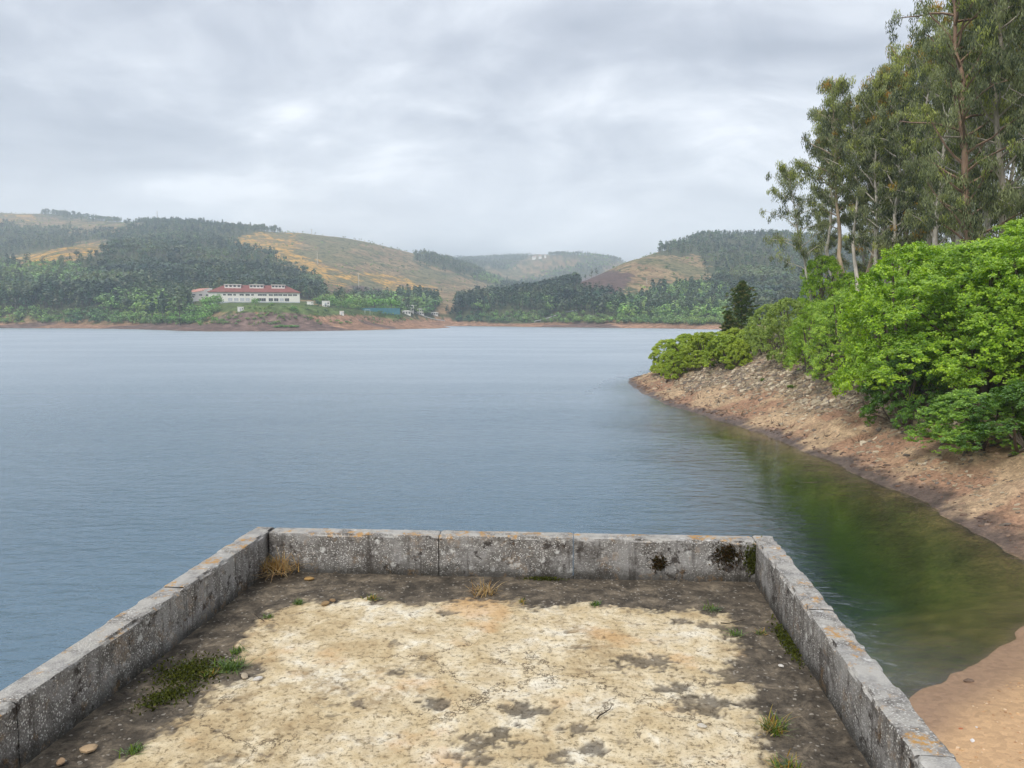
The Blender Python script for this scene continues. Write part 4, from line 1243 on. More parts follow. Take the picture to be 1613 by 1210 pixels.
PALE, GREY, RED, TANB = (.58, .53, .46), (.42, .37, .31), (.27, .18, .125), (.46, .36, .26)
EUC = {
    'lean': euc(11, 22, (-.23, .0), .36, 4.4, 34, .02, PALE, 52),
    'slim': euc(12, 26, (-.08, .02), .50, 3.7, 30, .07, PALE, 56),
    'slim2': euc(13, 26, (.05, -.03), .46, 3.8, 32, .14, TANB, 56),
    'full': euc(14, 28, (-.04, .03), .20, 4.4, 50, .05, GREY, 66),
    'full2': euc(15, 28, (.03, .02), .24, 4.3, 48, .20, PALE, 66),
    'red': euc(16, 38, (.00, .02), .16, 5.2, 62, .03, RED, 72),
    'pale': euc(17, 34, (.02, -.02), .24, 4.7, 52, .06, PALE, 70)}
HE = {'lean': 22, 'slim': 26, 'slim2': 26, 'full': 28, 'full2': 28, 'red': 38, 'pale': 34}
EL = [  # u of base, distance, row of the top, kind, turn, label
    (1283, 96, 262, 'lean', .0, 'slim eucalyptus leaning out over the point, pale trunk, nearest the pines'),
    (1306, 100, 172, 'slim', .3, 'thin eucalyptus with tan trunk just inland of the leaning one'),
    (1348, 94, 150, 'slim', -.4, 'eucalyptus with long bare pale trunk slanting towards the lake'),
    (1328, 103, 165, 'slim2', 2.0, 'slender eucalyptus standing behind the slanting pale trunk'),
    (1362, 97, 128, 'slim2', .6, 'eucalyptus with a rounded top, third along the skyline'),
    (1384, 100, 118, 'slim', 1.4, 'eucalyptus with a narrow top and bare middle trunk'),
    (1376, 112, 185, 'slim', .9, 'dense low-branched eucalyptus filling behind the bare trunks'),
    (1408, 90, 112, 'full2', 3.3, 'eucalyptus with orange young leaves on its shoulder'),
    (1428, 98, 82, 'slim2', 4.0, 'eucalyptus just inland of the orange-leaved one'),
    (1442, 88, 52, 'full2', 1.2, 'eucalyptus with a feathery top below the picture edge'),
    (1404, 116, 170, 'slim2', 2.4, 'dark eucalyptus deep in the grove'),
    (1462, 94, 40, 'full', 4.6, 'bushy dark eucalyptus behind the feathery one'),
    (1476, 82, 0, 'full2', 5.4, 'tall eucalyptus whose tip touches the picture top'),
    (1452, 112, 130, 'slim2', .1, 'thin eucalyptus seen through a gap in the grove'),
    (1503, 86, -40, 'pale', .2, 'tall grey-green eucalyptus behind the red-barked trunk'),
    (1540, 68, -170, 'red', .0, 'giant eucalyptus with peeling reddish bark'),
    (1563, 74, -110, 'pale', 2.2, 'tall eucalyptus with a smooth white lower trunk'),
    (1522, 96, 10, 'full', 1.9, 'shaded eucalyptus between the giant and the grey-green one'),
    (1592, 70, -150, 'full', .7, 'dense dark eucalyptus at the picture edge'),
    (1612, 80, -90, 'full2', 1.7, 'eucalyptus with yellow-tipped leaves at the picture edge'),
    (1495, 116, 90, 'slim', .9, 'distant thin eucalyptus in the heart of the grove'),
    (1560, 104, 20, 'full', 3.9, 'background eucalyptus behind the white trunk'),
    (1640, 68, -160, 'pale', 4.0, 'tall eucalyptus half outside the picture'),
    (1426, 122, 150, 'slim', 5.0, 'far thin eucalyptus on the back edge of the grove')]
EL += [(1336, 97, 122, 'slim2', 2.9, 'tall slim eucalyptus rising behind the slanting pale trunk'), (1368, 93, 104, 'full2', .4, 'leafy eucalyptus in the middle of the skyline slope'),
       (1312, 112, 330, 'full', .5, 'young low-branched eucalyptus behind the leaning one'), (1352, 115, 300, 'full2', 1.5, 'young bushy eucalyptus between the slim trunks'), (1396, 118, 285, 'full', 2.5, 'young dark eucalyptus low in the grove'),
       (1442, 118, 265, 'full2', 3.5, 'young eucalyptus low behind the tall overhanging bush'), (1492, 108, 270, 'full', 4.5, 'young eucalyptus low behind the bright bush top'), (1532, 98, 255, 'full2', 5.5, 'young eucalyptus at the foot of the reddish giant')]
EL.append((1700, 66, -120, 'full', 1.1, 'eucalyptus just beyond the picture edge'))
for (u, r, tv, kind, rot, lab) in EL:
    x, y = polar(u, r); x, y = float(x), float(y); z = gz(x, y) - .3
    hgt = CAMZ + float(slope_of(u, tv)) * r - z
    s = hgt / HE[kind]; sw = s * .5 + .5 * min(1.0, s) + 0
    sw = max(s * .85, .8) if s > .62 else .55
    e = empty('eucalyptus_tree', (x, y, z), rot, (sw, sw, s))
    for nm, me in zip(('trunk', 'branches', 'crown'), EUC[kind]): link(nm, me, e)
    tag(e, lab, 'tree', 'eucalyptus grove on the bank')

# ------------------------------------------------------------------ pines on the point
def pine(seed, H, W, n_wh):
    st = np.random.RandomState(seed)
    tr = MB().tube([(0, 0, -.4), (st.normal(0, .05), 0, H * .5), (0, 0, H * .97)], [.035 * H * .5, .022 * H * .5, .004 * H], 7, (.16, .11, .075))
    br = MB(); cl = []
    for k in range(n_wh):
        f = .10 + .88 * k / (n_wh - 1); ln = W * min(1.0, (1 - f) * 1.9) ** .75 * (1.0 if f > .2 else .8) + .12
        nb = 6 if f < .85 else 4
        for q in range(nb):
            az = q / nb * 2 * math.pi + k * .7 + st.uniform(-.3, .3); l2 = ln * st.uniform(.5, 1.25)
            d = np.array([math.cos(az), math.sin(az), .15 + .5 * f]); P = [np.array([0, 0, f * H])]
            for e_ in range(4):
                d = unit(d + np.array([0, 0, .16])); P.append(P[-1] + d * l2 / 4)
            br.tube(P, np.linspace(.02, .006, 5), 3, (.13, .09, .06))
            for e_ in range(1, 5):
                for w_ in range(2):
                    cl.append(np.r_[P[e_] + st.normal(0, .10, 3) * (1 + l2 * .3), 1.0 if e_ == 4 and w_ == 0 else 0.0])
    cl.append([0, 0, H, 1.0]); cl = np.array(cl); m_ = 46
    dd = rdirs(len(cl) * m_, st); dd[:, 2] = np.abs(dd[:, 2]) * .9 - .15
    D = unit(dd + np.array([0, 0, .35]))
    ln = st.uniform(.24, .46, len(D))
    P = np.repeat(cl[:, :3], m_, 0) + D * ln[:, None] * .55
    S = unit(np.cross(D, rdirs(len(D), st)))
    tip = np.repeat(cl[:, 3], m_) > .5
    g = np.array([.10, .155, .045])[None] * st.uniform(.6, 1.6, (len(D), 1))
    ylw = (tip & (st.uniform(0, 1, len(D)) < .5))
    g = np.where(ylw[:, None], np.array([.34, .27, .10]) * st.uniform(.6, 1.2, (len(D), 1)), np.where(tip[:, None], g * 1.5, g))
    mb = MB().leaves(P, D, S, ln, .05, g)
    return tr.mesh('trunk', M_BARK, True), br.mesh('branches', M_BARK), mb.mesh('crown', M_LEAF)


PINES = [pine(31, 9, 3.0, 14), pine(32, 5, 1.5, 10)]
for (u, r, tv, k, lab) in [(1168, 108, 447, 0, 'full dark pine with tan new shoots at the end of the point'), (1148, 101, 494, 1, 'small young pine standing lakeward of the full dark pine')]:
    x, y = polar(u, r); z = gz(x, y) - .1
    hgt = CAMZ + float(slope_of(u, tv)) * r - z; s = hgt / (9, 5)[k]
    e = empty('pine_tree', (float(x), float(y), z), 0, (s * .95, s * .95, s))
    for nm, me in zip(('trunk', 'branches', 'crown'), PINES[k]): link(nm, me, e)
    tag(e, lab, 'tree', 'pines on the point')
# ------------------------------------------------------------------ far woods
def far_tree(seed, kind):
    """unit tree, height 1: returns leaf centres, axes, sizes, tone and a trunk"""
    st = np.random.RandomState(seed)
    if kind == 'pine':
        n = 46; f = st.uniform(0, 1, n) ** .8; zz = .30 + .68 * f; rad = .24 * (1 - f * .85) * st.uniform(.4, 1.1, n)
        th = st.uniform(0, 6.283, n); P = np.stack([np.cos(th) * rad, np.sin(th) * rad, zz], 1); sz = st.uniform(.10, .18, n)
    elif kind == 'umbrella':
        n = 46; d = rdirs(n, st); P = d * np.array([.24, .24, .19]) * st.uniform(.6, 1.05, (n, 1)) + np.array([0, 0, .78]); sz = st.uniform(.11, .19, n)
    elif kind == 'euc':
        n = 50; f = st.uniform(0, 1, n); lobes = st.normal(0, .10, (6, 2)); li = st.randint(6, size=n)
        zl = np.linspace(.38, .92, 6); P = np.c_[lobes[li] * (1.1 - zl[li] * .5)[:, None], zl[li]] + st.normal(0, .065, (n, 3)) * np.array([1, 1, .9]); sz = st.uniform(.09, .16, n)
    else:
        n = 54; L = rdirs(9, st) * np.array([.26, .26, .24]) + np.array([0, 0, .56]); li = st.randint(9, size=n)
        P = L[li] + rdirs(n, st) * st.uniform(.08, .20, (n, 1)); P[:, 2] = np.clip(P[:, 2], .10, 1); sz = st.uniform(.12, .20, n)
    nrm = unit(unit(P - P.mean(0)) + np.array([0, 0, .5]) + rdirs(n, st) * .7)
    D = unit(np.cross(nrm, rdirs(n, st))); S = np.cross(nrm, D)
    tone = st.uniform(.65, 1.35, n)
    V = np.stack([P - D * sz[:, None] * .5, P + S * sz[:, None] * .42, P + D * sz[:, None] * .5, P - S * sz[:, None] * .42], 1).reshape(-1, 3)
    th = np.arange(4) / 4 * 6.283
    tv = np.vstack([np.stack([np.cos(th) * r_, np.sin(th) * r_, np.full(4, z_)], 1) for r_, z_ in ((.020, -.06), (.010, .8))])
    tq = np.array([(k, (k + 1) % 4, 4 + (k + 1) % 4, 4 + k) for k in range(4)])
    return V, np.repeat(tone, 4), tv, tq


KINDS = {k: [far_tree(50 + 10 * q + i_, k) for i_ in range(3)] for q, k in enumerate(('pine', 'umbrella', 'euc', 'decid'))}
FCOL = {'pine': (.062, .112, .052), 'umbrella': (.078, .118, .050), 'euc': (.125, .160, .070), 'decid': (.175, .285, .075)}


def plant(name, X, Y, Z, Hh, Wd, kinds, tint, label, cat, parent=None):
    """many small far trees as one mass"""
    V_, C_, Q_, n0 = [], [], [], 0
    for key in KINDS:
        for vi in range(3):
            sel = np.where((kinds == key) & (np.arange(len(X)) % 3 == vi))[0]
            if not len(sel): continue
            V, tone, tv, tq = KINDS[key][vi]
            A = np.vstack([V, tv]); cl = np.r_[tone, np.ones(8)]
            rot = rs.uniform(0, 6.283, len(sel)); c, s = np.cos(rot), np.sin(rot)
            hx_ = Hh[sel] * Wd[sel]
            x = X[sel][:, None] + hx_[:, None] * (A[None, :, 0] * c[:, None] - A[None, :, 1] * s[:, None])
            y = Y[sel][:, None] + hx_[:, None] * (A[None, :, 0] * s[:, None] + A[None, :, 1] * c[:, None])
            z = Z[sel][:, None] + Hh[sel][:, None] * A[None, :, 2]
            base = np.array(FCOL[key])[None, None] * tint[sel][:, None, :] * cl[None, :, None]
            base[:, len(V):] = np.array([.13, .11, .09])
            V_.append(np.stack([x, y, z], -1).reshape(-1, 3)); C_.append(base.reshape(-1, 3))
            q = np.vstack([np.arange(len(V)).reshape(-1, 4), tq + len(V)])
            Q_.append((q[None] + (np.arange(len(sel)) * len(A))[:, None, None] + n0).reshape(-1, 4)); n0 += len(sel) * len(A)
    o = link(name, mesh_np(name, np.vstack(V_), np.vstack(Q_), M_FAR_LEAF, np.vstack(C_)), parent)
    return tag(o, label, cat, kind='stuff')


def vis_at(x, y):
    """running-maximum slope of the terrain towards the camera"""
    r = np.hypot(x, y); az = np.arctan2(x, y)
    ia = np.clip(np.searchsorted(AZ, az), 0, NA - 1); ir = np.clip(np.searchsorted(RR, r) - 1, 0, NR - 1)
    return runmax[ir, ia]


BLDG = [(293, 480, 455, 560), (480, 525, 480, 560)]                 # (u0, u1, r0, r1) kept clear of planted trees
def scatter(n, u0, u1, r0, r1, seed):
    st = np.random.RandomState(seed)
    uu = st.uniform(u0, u1, n); r = np.sqrt(st.uniform(r0 ** 2, r1 ** 2, n))
    x, y = polar(uu, r)
    z, s = height(x, y, fine=False)
    return uu, r, x, y, z, s


uu, r, x, y, z, s = scatter(120000, -150, 1420, 520, 3800, 81)
u_, v_, F_, D_, G_, B_ = cover(x, y, z)
vis = (z + 11 - CAMZ) / r > vis_at(x, y) - .0005
wood = F_ & ~G_ & (s > 22) & vis
p_acc = np.where(wood, np.where(r < 1250, .62, np.where(r < 2000, .48, .25)), 0.0)
# scattered shrubs and lone trees elsewhere
nzs = fbm(x / 60., y / 60., 3, 91)
p_acc = np.where(~wood & vis & (s > 30) & ~G_ & ~B_, .10 + .20 * sstep(.56, .70, nzs), p_acc)
p_acc = np.where(G_ & vis, .05, p_acc)
for (a, b, c, d) in BLDG: p_acc = np.where((uu > a) & (uu < b) & (r > c) & (r < d), 0, p_acc)
p_acc = np.where((uu > 330) & (uu < 700) & (r < 640), 0, p_acc)
p_acc = np.where(wood & (r < 900), 0.0, p_acc)
ok = np.random.RandomState(82).uniform(0, 1, len(x)) < p_acc
uu, r, x, y, z, s, wood, D_ = [q[ok] for q in (uu, r, x, y, z, s, wood, D_)]
# denser planting of the nearer slopes
uu2, r2, x2, y2, z2, s2 = scatter(32000, -150, 1420, 500, 900, 84)
u2_, v2_, F2, D2_, G2_, B2_ = cover(x2, y2, z2)
w2_ = F2 & ~G2_ & (s2 > 20) & ((z2 + 11 - CAMZ) / r2 > vis_at(x2, y2) - .0005)
belt = (s2 > 13) & (s2 <= 34) & ~((uu2 > 330) & (uu2 < 720))
for (a, b, c, d) in BLDG: w2_ &= ~((uu2 > a) & (uu2 < b) & (r2 > c) & (r2 < d))
w2_ &= ~((uu2 > 300) & (uu2 < 700) & (r2 < 640))
ok = (w2_ & (np.random.RandomState(85).uniform(0, 1, len(x2)) < .62)) | (belt & (np.random.RandomState(86).uniform(0, 1, len(x2)) < .85))
belt = np.r_[np.zeros(len(x), bool), (belt & (s2 < 30))[ok]]
uu, r, x, y, z, s, wood, D_ = [np.r_[q, q2[ok]] for q, q2 in ((uu, uu2), (r, r2), (x, x2), (y, y2), (z, z2), (s, s2), (wood, F2), (D_, D2_))]
wood = wood | belt
# scrub of the peninsula below the white building
uu3, r3, x3, y3, z3, s3 = scatter(9000, 300, 715, 425, 640, 87)
ok3 = (s3 > 15) & ~((uu3 > 624) & (uu3 < 700) & (r3 > 540)) & (fbm(x3 / 9., y3 / 9., 3, 88) > .47) & ~((uu3 > 320) & (uu3 < 482) & (r3 > 486) & (r3 < 530)) & (r3 < np.where(uu3 > 500, 640, 500)) & (np.random.RandomState(89).uniform(0, 1, len(x3)) < .5)
scrub = np.r_[np.zeros(len(x), bool), np.ones(ok3.sum(), bool)]; belt = np.r_[belt, np.zeros(ok3.sum(), bool)]
uu, r, x, y, z, s, wood, D_ = [np.r_[q, q2[ok3]] for q, q2 in ((uu, uu3), (r, r3), (x, x3), (y, y3), (z, z3), (s, s3), (wood, s3 > 0), (D_, s3 > 0))]
st = np.random.RandomState(83)
pick = st.uniform(0, 1, len(x)); nzk = fbm(x / 90., y / 90., 2, 95)
kinds = np.where(D_ & (pick < .8), 'decid', np.where(nzk > .53, np.where(pick < .75, 'umbrella', 'euc'), np.where(pick < .35, 'euc', 'pine'))).astype(object)
kinds = np.where(~wood, np.where(pick < .75, 'decid', 'pine'), kinds)
Hh = np.where(kinds == 'decid', st.uniform(6, 10, len(x)), st.uniform(7, 14.5, len(x)) * (0.75 + .5 * fbm(x / 40., y / 40., 2, 98)))
Hh = np.where(~wood, 1.3 + 4.2 * st.uniform(0, 1, len(x)) ** 3, Hh)
Hh = Hh * np.where(r > 1250, 1.12, 1)
kinds = np.where(belt, 'decid', kinds); Hh = np.where(belt, st.uniform(2.6, 6.2, len(x)), Hh)
kinds = np.where(scrub, 'decid', kinds); Hh = np.where(scrub, np.where(r > 530, 2.0, .7) + 1.6 * st.uniform(0, 1, len(x)) ** 2, Hh)
Wd = np.where(kinds == 'decid', st.uniform(1.0, 1.5, len(x)), st.uniform(.85, 1.3, len(x)))
tint = (st.uniform(.65, 1.35, (len(x), 1)) + (fbm(x / 50., y / 50., 3, 97)[:, None] - .5) * np.array([2.2, 1.6, .8])) * (1 + st.uniform(-.12, .12, (len(x), 3)))
print('far trees', len(x))
nearw = r < 1250
plant('forest', x[nearw], y[nearw], z[nearw], Hh[nearw], Wd[nearw], kinds[nearw], tint[nearw], 'mixed pine and eucalyptus forest covering the lower hillsides', 'forest')
plant('distant_forest', x[~nearw], y[~nearw], z[~nearw], Hh[~nearw], Wd[~nearw], kinds[~nearw], tint[~nearw], 'hazy forest on the far upper hills', 'forest')

# single trees one can tell apart: shore woods, terrace shrubs, ridge-top trees (each an object, shared meshes)
def solo_mesh(kind, vi, tint):
    V, tone, tv, tq = KINDS[kind][vi]
    st = np.random.RandomState(500 + vi)
    # three offset copies of the leaf set make a fuller crown
    VV, CC = [], []
    for q in range(3):
        a = q * 2.1; c, s_ = math.cos(a), math.sin(a); R_ = np.array([[c, -s_, 0], [s_, c, 0], [0, 0, 1]])
        W = V @ R_.T; cen = W.reshape(-1, 4, 3).mean(1); cen = np.repeat(cen, 4, 0)
        VV.append(cen + (W - cen) * .72 + np.array([0, 0, (q - 1) * .02])); CC.append(tone * st.uniform(.85, 1.15))
    L = np.vstack(VV)
    cr = mesh_np('crown', L, np.arange(len(L)).reshape(-1, 4), M_FAR_LEAF, np.array(FCOL[kind])[None] * np.array(tint)[None] * np.concatenate(CC)[:, None])
    tk = mesh_np('trunk', tv, tq, M_BARK, np.full((8, 3), .16) * np.array([1, .88, .75]))
    return cr, tk


SOLO = {(k, vi): solo_mesh(k, vi, (1.0, 1.0, 1.0) if vi else (.8, .85, .85)) for k in KINDS for vi in range(3)}
SOLO.update({('shrub', vi): solo_mesh('decid', vi, [(1.05, 1.05, 1.1), (1.35, 1.2, 1.0), (.85, .9, .9)][vi]) for vi in range(3)})
SOLO.update({('bright', vi): solo_mesh('decid', vi, (1.0, 1.25, .85)) for vi in range(3)})


def solo(kind, vi, u, r, h, wd, label, group, name='shore_tree', cat='tree', rot=None):
    x, y = polar(u, r); z, s = height(np.array([float(x)]), np.array([float(y)]), fine=False)
    e = empty(name, (float(x), float(y), float(z[0]) - .1), rs.uniform(0, 6.28) if rot is None else rot, (h * wd, h * wd, h))
    cr, tk = SOLO[(kind, vi % 3)]
    link('crown', cr, e); link('trunk', tk, e)
    return tag(e, label, cat, group)


def rows(n, u0, u1, r0, r1, smin, smax, seed, fn):
    uu, r, x, y, z, s = scatter(n * 30, u0, u1, r0, r1, seed)
    k = 0
    for i_ in range(len(uu)):
        if k >= n: break
        if smin < s[i_] < smax: fn(k, float(uu[i_]), float(r[i_])); k += 1


def zoned(k, kind, u, words, tail):
    look = {'euc': 'slender grey-green eucalyptus', 'umbrella': 'flat-topped dark pine', 'pine': 'pointed dark conifer', 'decid': 'rounded mid-green tree', 'shrub': 'low rounded shrub', 'bright': 'fresh green rounded tree'}[kind]
    for lim_, wd_ in words:
        if u < lim_: return look + ' ' + wd_ + tail
    return look + ' ' + words[-1][1] + tail


ZL = [(60, 'at the left end'), (130, 'below the orange field'), (210, 'around the road gap'), (400, 'beside the white building')]
ZI = [(790, 'at the head of the inlet'), (890, 'below the first power pole'), (990, 'above the guard rail'), (1080, 'below the brown clearing'), (1300, 'behind the point')]
ZB = [(200, 'at the wood end'), (270, 'below the parked car'), (310, 'below the pink-roofed wing'), (400, 'below the long roof')]
ZS = [(360, 'below the wing of the white building'), (390, 'close to the tiny white hut'), (430, 'below the middle of the white building'), (475, 'below the far end of the white building'), (515, 'below the transformer hut'), (600, 'on the bank towards the sports court')]
SEL = lambda k: ('euc', 'umbrella', 'pine', 'decid', 'euc')[k % 5]
rows(70, -40, 300, 545, 700, 26, 90, 301, lambda k, u, r: solo(SEL(k), k, u, r, 9 + 7 * ((k * 13) % 10) / 10, 1.0 if SEL(k) != 'decid' else 1.2, zoned(k, SEL(k), u, ZL, ' of the far shore wood'), 'trees of the far shore wood'))
rows(60, -30, 150, 540, 620, 14, 30, 302, lambda k, u, r: solo('shrub', k, u, r, 3 + 2.2 * ((k * 7) % 10) / 10, 1.5, zoned(k, 'shrub', u, ZL, ', edging the bare bank'), 'shrubs below the far shore wood', 'shore_shrub', 'shrub'))
rows(46, 130, 345, 440, 560, 16, 48, 303, lambda k, u, r: solo('bright' if k % 3 else 'shrub', k, u, r, 4.5 + 4 * ((k * 7) % 10) / 10, 1.3, zoned(k, 'bright' if k % 3 else 'decid', u, ZB, ' on the left shore'), 'rounded trees before the white building'))
rows(70, 330, 560, 425, 485, 16, 62, 304, lambda k, u, r: solo('shrub', k, u, r, 1.0 + 1.6 * ((k * 7) % 10) / 10, 1.7, zoned(k, 'shrub', u, ZS, ''), 'shrubs below the white building', 'slope_shrub', 'shrub'))
rows(34, 430, 590, 430, 455, 9, 20, 305, lambda k, u, r: solo('bright', k, u, r, 1.1 + .8 * ((k * 7) % 10) / 10, 2.0, 'bright green waterside bush on the bare bank below the terrace', 'waterside bushes on the bare bank', 'slope_shrub', 'shrub'))
rows(80, 715, 1160, 560, 760, 22, 90, 306, lambda k, u, r: solo(SEL(k + 1), k, u, r, 9 + 7 * ((k * 13) % 10) / 10, 1.0 if SEL(k + 1) != 'decid' else 1.25, zoned(k, SEL(k + 1), u, ZI, ', in the wood across the water'), 'trees of the inlet wood'))
rows(60, 890, 1160, 520, 680, 11, 26, 307, lambda k, u, r: solo('shrub', k, u, r, 3 + 2.5 * ((k * 7) % 10) / 10, 1.6, zoned(k, 'shrub', u, ZI, ', on the opposite bank'), 'shrubs across the inlet', 'shore_shrub', 'shrub'))
rows(20, 495, 622, 520, 640, 24, 120, 308, lambda k, u, r: solo('bright' if k % 2 else 'decid', k, u, r, 5 + 3 * ((k * 7) % 10) / 10, 1.15, zoned(k, 'bright' if k % 2 else 'decid', u, [(560, 'near the transformer hut'), (640, 'by the teal fence'), (800, 'by the white houses')], ' at the inlet'), 'trees round the sports court'))
for (u, r, h, wd, kind, lab) in [
        (590, 545, 12.5, 1.15, 'bright', 'big round light green tree over the sports court'), (617, 552, 14.5, 1.2, 'bright', 'biggest round light green tree beside the white house'), (566, 535, 11, 1.2, 'decid', 'round tree next to the small white shed'),
        (240, 560, 17, .9, 'pine', 'dark cypress-like tree near the white car'), (256, 552, 21, .75, 'pine', 'taller dark conifer beside the cypress-like tree'), (283, 520, 23, .9, 'euc', 'tall dark tree beside the pink-roofed wing'),
        (403, 488, 6, 1.2, 'bright', 'young tree standing in front of the middle of the white building'), (463, 478, 4.6, 1.2, 'bright', 'young tree at the end of the white building'), (315, 480, 5, 1.0, 'bright', 'young tree in front of the pink-roofed wing'), (337, 478, 5.6, 1.2, 'bright', 'young tree where the wing meets the white building'), (350, 477, 4, 1.2, 'shrub', 'small tree by the near corner of the white building'), (428, 482, 5, 1.0, 'decid', 'dark young tree before the ground-floor windows')]:
    solo(kind, int(u), u, r, h, wd, lab, 'solitary trees round the buildings')
for k, (u, tv, bv, r) in enumerate([(543, 373, 384, 1720), (546, 373, 384, 1725), (568, 379, 389, 1730), (571, 380, 390, 1735), (560, 381, 388, 1730), (583, 383, 392, 1740), (588, 385, 393, 1745), (604, 391, 398, 1750), (480, 368, 373, 1700), (500, 372, 377, 1700)]):
    x, y = polar(u, r); z = gz(x, y); hh = CAMZ + float(slope_of(u, tv)) * r - z
    solo('umbrella', k, u, r, max(hh, 6), .8, 'lone pine silhouetted on the bare ridge of the golden hill', 'lone pines on the golden ridge', 'ridge_pine')
for k in range(34):
    solo('pine' if k % 2 else 'umbrella', k, 205 + k * 7.2 + rs.uniform(-2, 2), 1860 + rs.uniform(-40, 60), rs.uniform(12, 22), .9, 'small pine of the thin row along the ridge over the white building', 'pines on the ridge line', 'ridge_pine')

# ------------------------------------------------------------------ buildings
M_ROOF = mat_plain('clay_roof', (.24, .09, .075), .85, .25, .6)
M_ROOF2 = mat_plain('pale_clay_roof', (.52, .25, .19), .85, .2, .6)
M_WALL = mat_plain('white_render', (.82, .79, .73), .85, .08, .3)
M_GLASS, t = material('window_glass')
finish(t, (.05, .06, .07), .15, spec=.5)
M_SHUT = mat_plain('shutter', (.50, .52, .56), .7, .1, 1.0)
M_TEAL = mat_plain('teal_fence', (.09, .24, .28), .7, .2, .4)
M_POLE = mat_plain('concrete_pole', (.50, .46, .40), .85, .1, .4)
M_STEEL = mat_plain('galvanised', (.55, .57, .58), .5, .1, .5)
M_CAR = mat_plain('car_paint', (.75, .76, .77), .35, .05, .5)
M_TYRE = mat_plain('tyre', (.03, .03, .03), .8, .1, .5)


def gzs(x, y):
    return float(height(np.array([float(x)]), np.array([float(y)]), fine=False)[0][0])


def r_for(u, v, r0):
    """distance near r0 at which the ground stands at photo row v"""
    q = np.arange(430, 1100, 2.0); X, Y = polar(u, q); Z, S_ = height(X, Y, fine=False)
    vv_ = project(X, Y, Z)[1]
    return float(q[np.argmin(np.abs(vv_ - v) * 12 + np.abs(q - r0) * .35 + (S_ < 5) * 1e4)])


def frame_at(u0, u1, v, r0, r1=None):
    """origin, width and turn of a facade seen between columns u0 and u1"""
    if r0 < 1000:
        dr_ = (r1 or r0) - r0
        r0 = r_for((u0 + u1) / 2, v, r0); r1 = r0 + dr_
    a = np.array(polar(u0, r0)); b = np.array(polar(u1, r1 or r0))
    z = CAMZ + float(slope_of((u0 + u1) / 2, v)) * (r0 + (r1 or r0)) / 2
    d = b - a
    return (float(a[0]), float(a[1]), z), float(np.hypot(*d)), math.atan2(d[1], d[0])


def window(parent, x0, x1, z0, z1, y=-.02, glass=None, face='y'):
    f = MB()
    w_ = .12
    f.box(x0 - w_, x1 + w_, y - .05, y + .10, z1, z1 + w_).box(x0 - w_, x1 + w_, y - .09, y + .10, z0 - w_, z0).box(x0 - w_, x0, y - .05, y + .10, z0, z1).box(x1, x1 + w_, y - .05, y + .10, z0, z1).box((x0 + x1) / 2 - .04, (x0 + x1) / 2 + .04, y - .04, y + .06, z0, z1)
    o = f.build('window', M_WALL, parent)
    MB().box(x0, x1, y - .02, y + .03, z0, z1).build('pane', glass or M_GLASS, o)


def hip_roof(W, Dp, z, rise, over, inset, ridge_y=.5):
    a = [(-over, -over, z), (W + over, -over, z), (W + over, Dp + over, z), (-over, Dp + over, z), (inset, Dp * ridge_y, z + rise), (W - inset, Dp * ridge_y, z + rise)]
    b = [(x, y, zz - .25) for x, y, zz in a[:4]]
    mb = MB(); mb.add(a + b, [(0, 1, 5, 4), (2, 3, 4, 5), (0, 6, 7, 1), (1, 7, 8, 2), (2, 8, 9, 3), (3, 9, 6, 0), (9, 8, 7, 6)], [(1, 2, 5), (3, 0, 4)])
    return mb


loc, W, rot = frame_at(329.5, 472.5, 476.5, 492, 488)
b = empty('school_building', loc, rot)
tag(b, 'long two-storey white building with red hipped roof and three roof lanterns', 'building')
Dp, Hw = 22.0, 7.1
MB().box(0, W, 0, Dp, -9, Hw).build('wall', M_WALL, b)
MB().box(-.08, W + .08, -.08, Dp, -9, .5).build('plinth', M_SHUT, b)
rf = hip_roof(W, Dp, Hw, 5.0, .8, 9.5).build('roof', M_ROOF, b)
for (d0, d1) in ((.165, .345), (.44, .595), (.685, .835)):
    x0, x1 = d0 * W, d1 * W
    ln = MB().box(x0, x1, 5.6, 15.5, Hw + 1.6, Hw + 5.0).box(x0 - .4, x1 + .4, 5.1, 16, Hw + 5.0, Hw + 5.35).build('roof_lantern', M_WALL, b)
    n = 4
    for q in range(n):
        c_ = x0 + (x1 - x0) * (q + .5) / n
        MB().box(c_ - .75, c_ + .75, 5.5, 5.66, Hw + 3.55, Hw + 4.6).build('pane', M_GLASS, ln)
xs = [.175, .235, .285, .365, .43, .48, .565, .615, .685, .74, .79, .845, .90, .955]
for q, f in enumerate(xs):
    wd = (1.0 if q in (0, 2, 5) else 1.7)
    window(b, f * W - wd, f * W + wd * .6, 4.6, 5.7)
for q, f in enumerate([.235, .30, .365, .425, .55, .60, .68, .74, .80, .86]):
    window(b, f * W - 1.5, f * W + 1.3, .9, 2.9, glass=M_SHUT if q in (0, 1, 2, 3, 8) else M_GLASS)
loc, W2, rot2 = frame_at(301.5, 336, 474, 497, 508)
b2 = empty('gymnasium_wing', loc, rot2)
tag(b2, 'cream wing with sloping pinkish roof standing beside the long white building', 'building')
mb = MB(); D2 = 16
mb.add([(0, 0, -9), (W2, 0, -9), (W2, D2, -9), (0, D2, -9), (0, 0, 6.3), (W2, 0, 10.2), (W2, D2, 10.2), (0, D2, 6.3)], [(0, 1, 5, 4), (1, 2, 6, 5), (2, 3, 7, 6), (3, 0, 4, 7), (4, 5, 6, 7)])
mb.build('wall', M_WALL, b2)
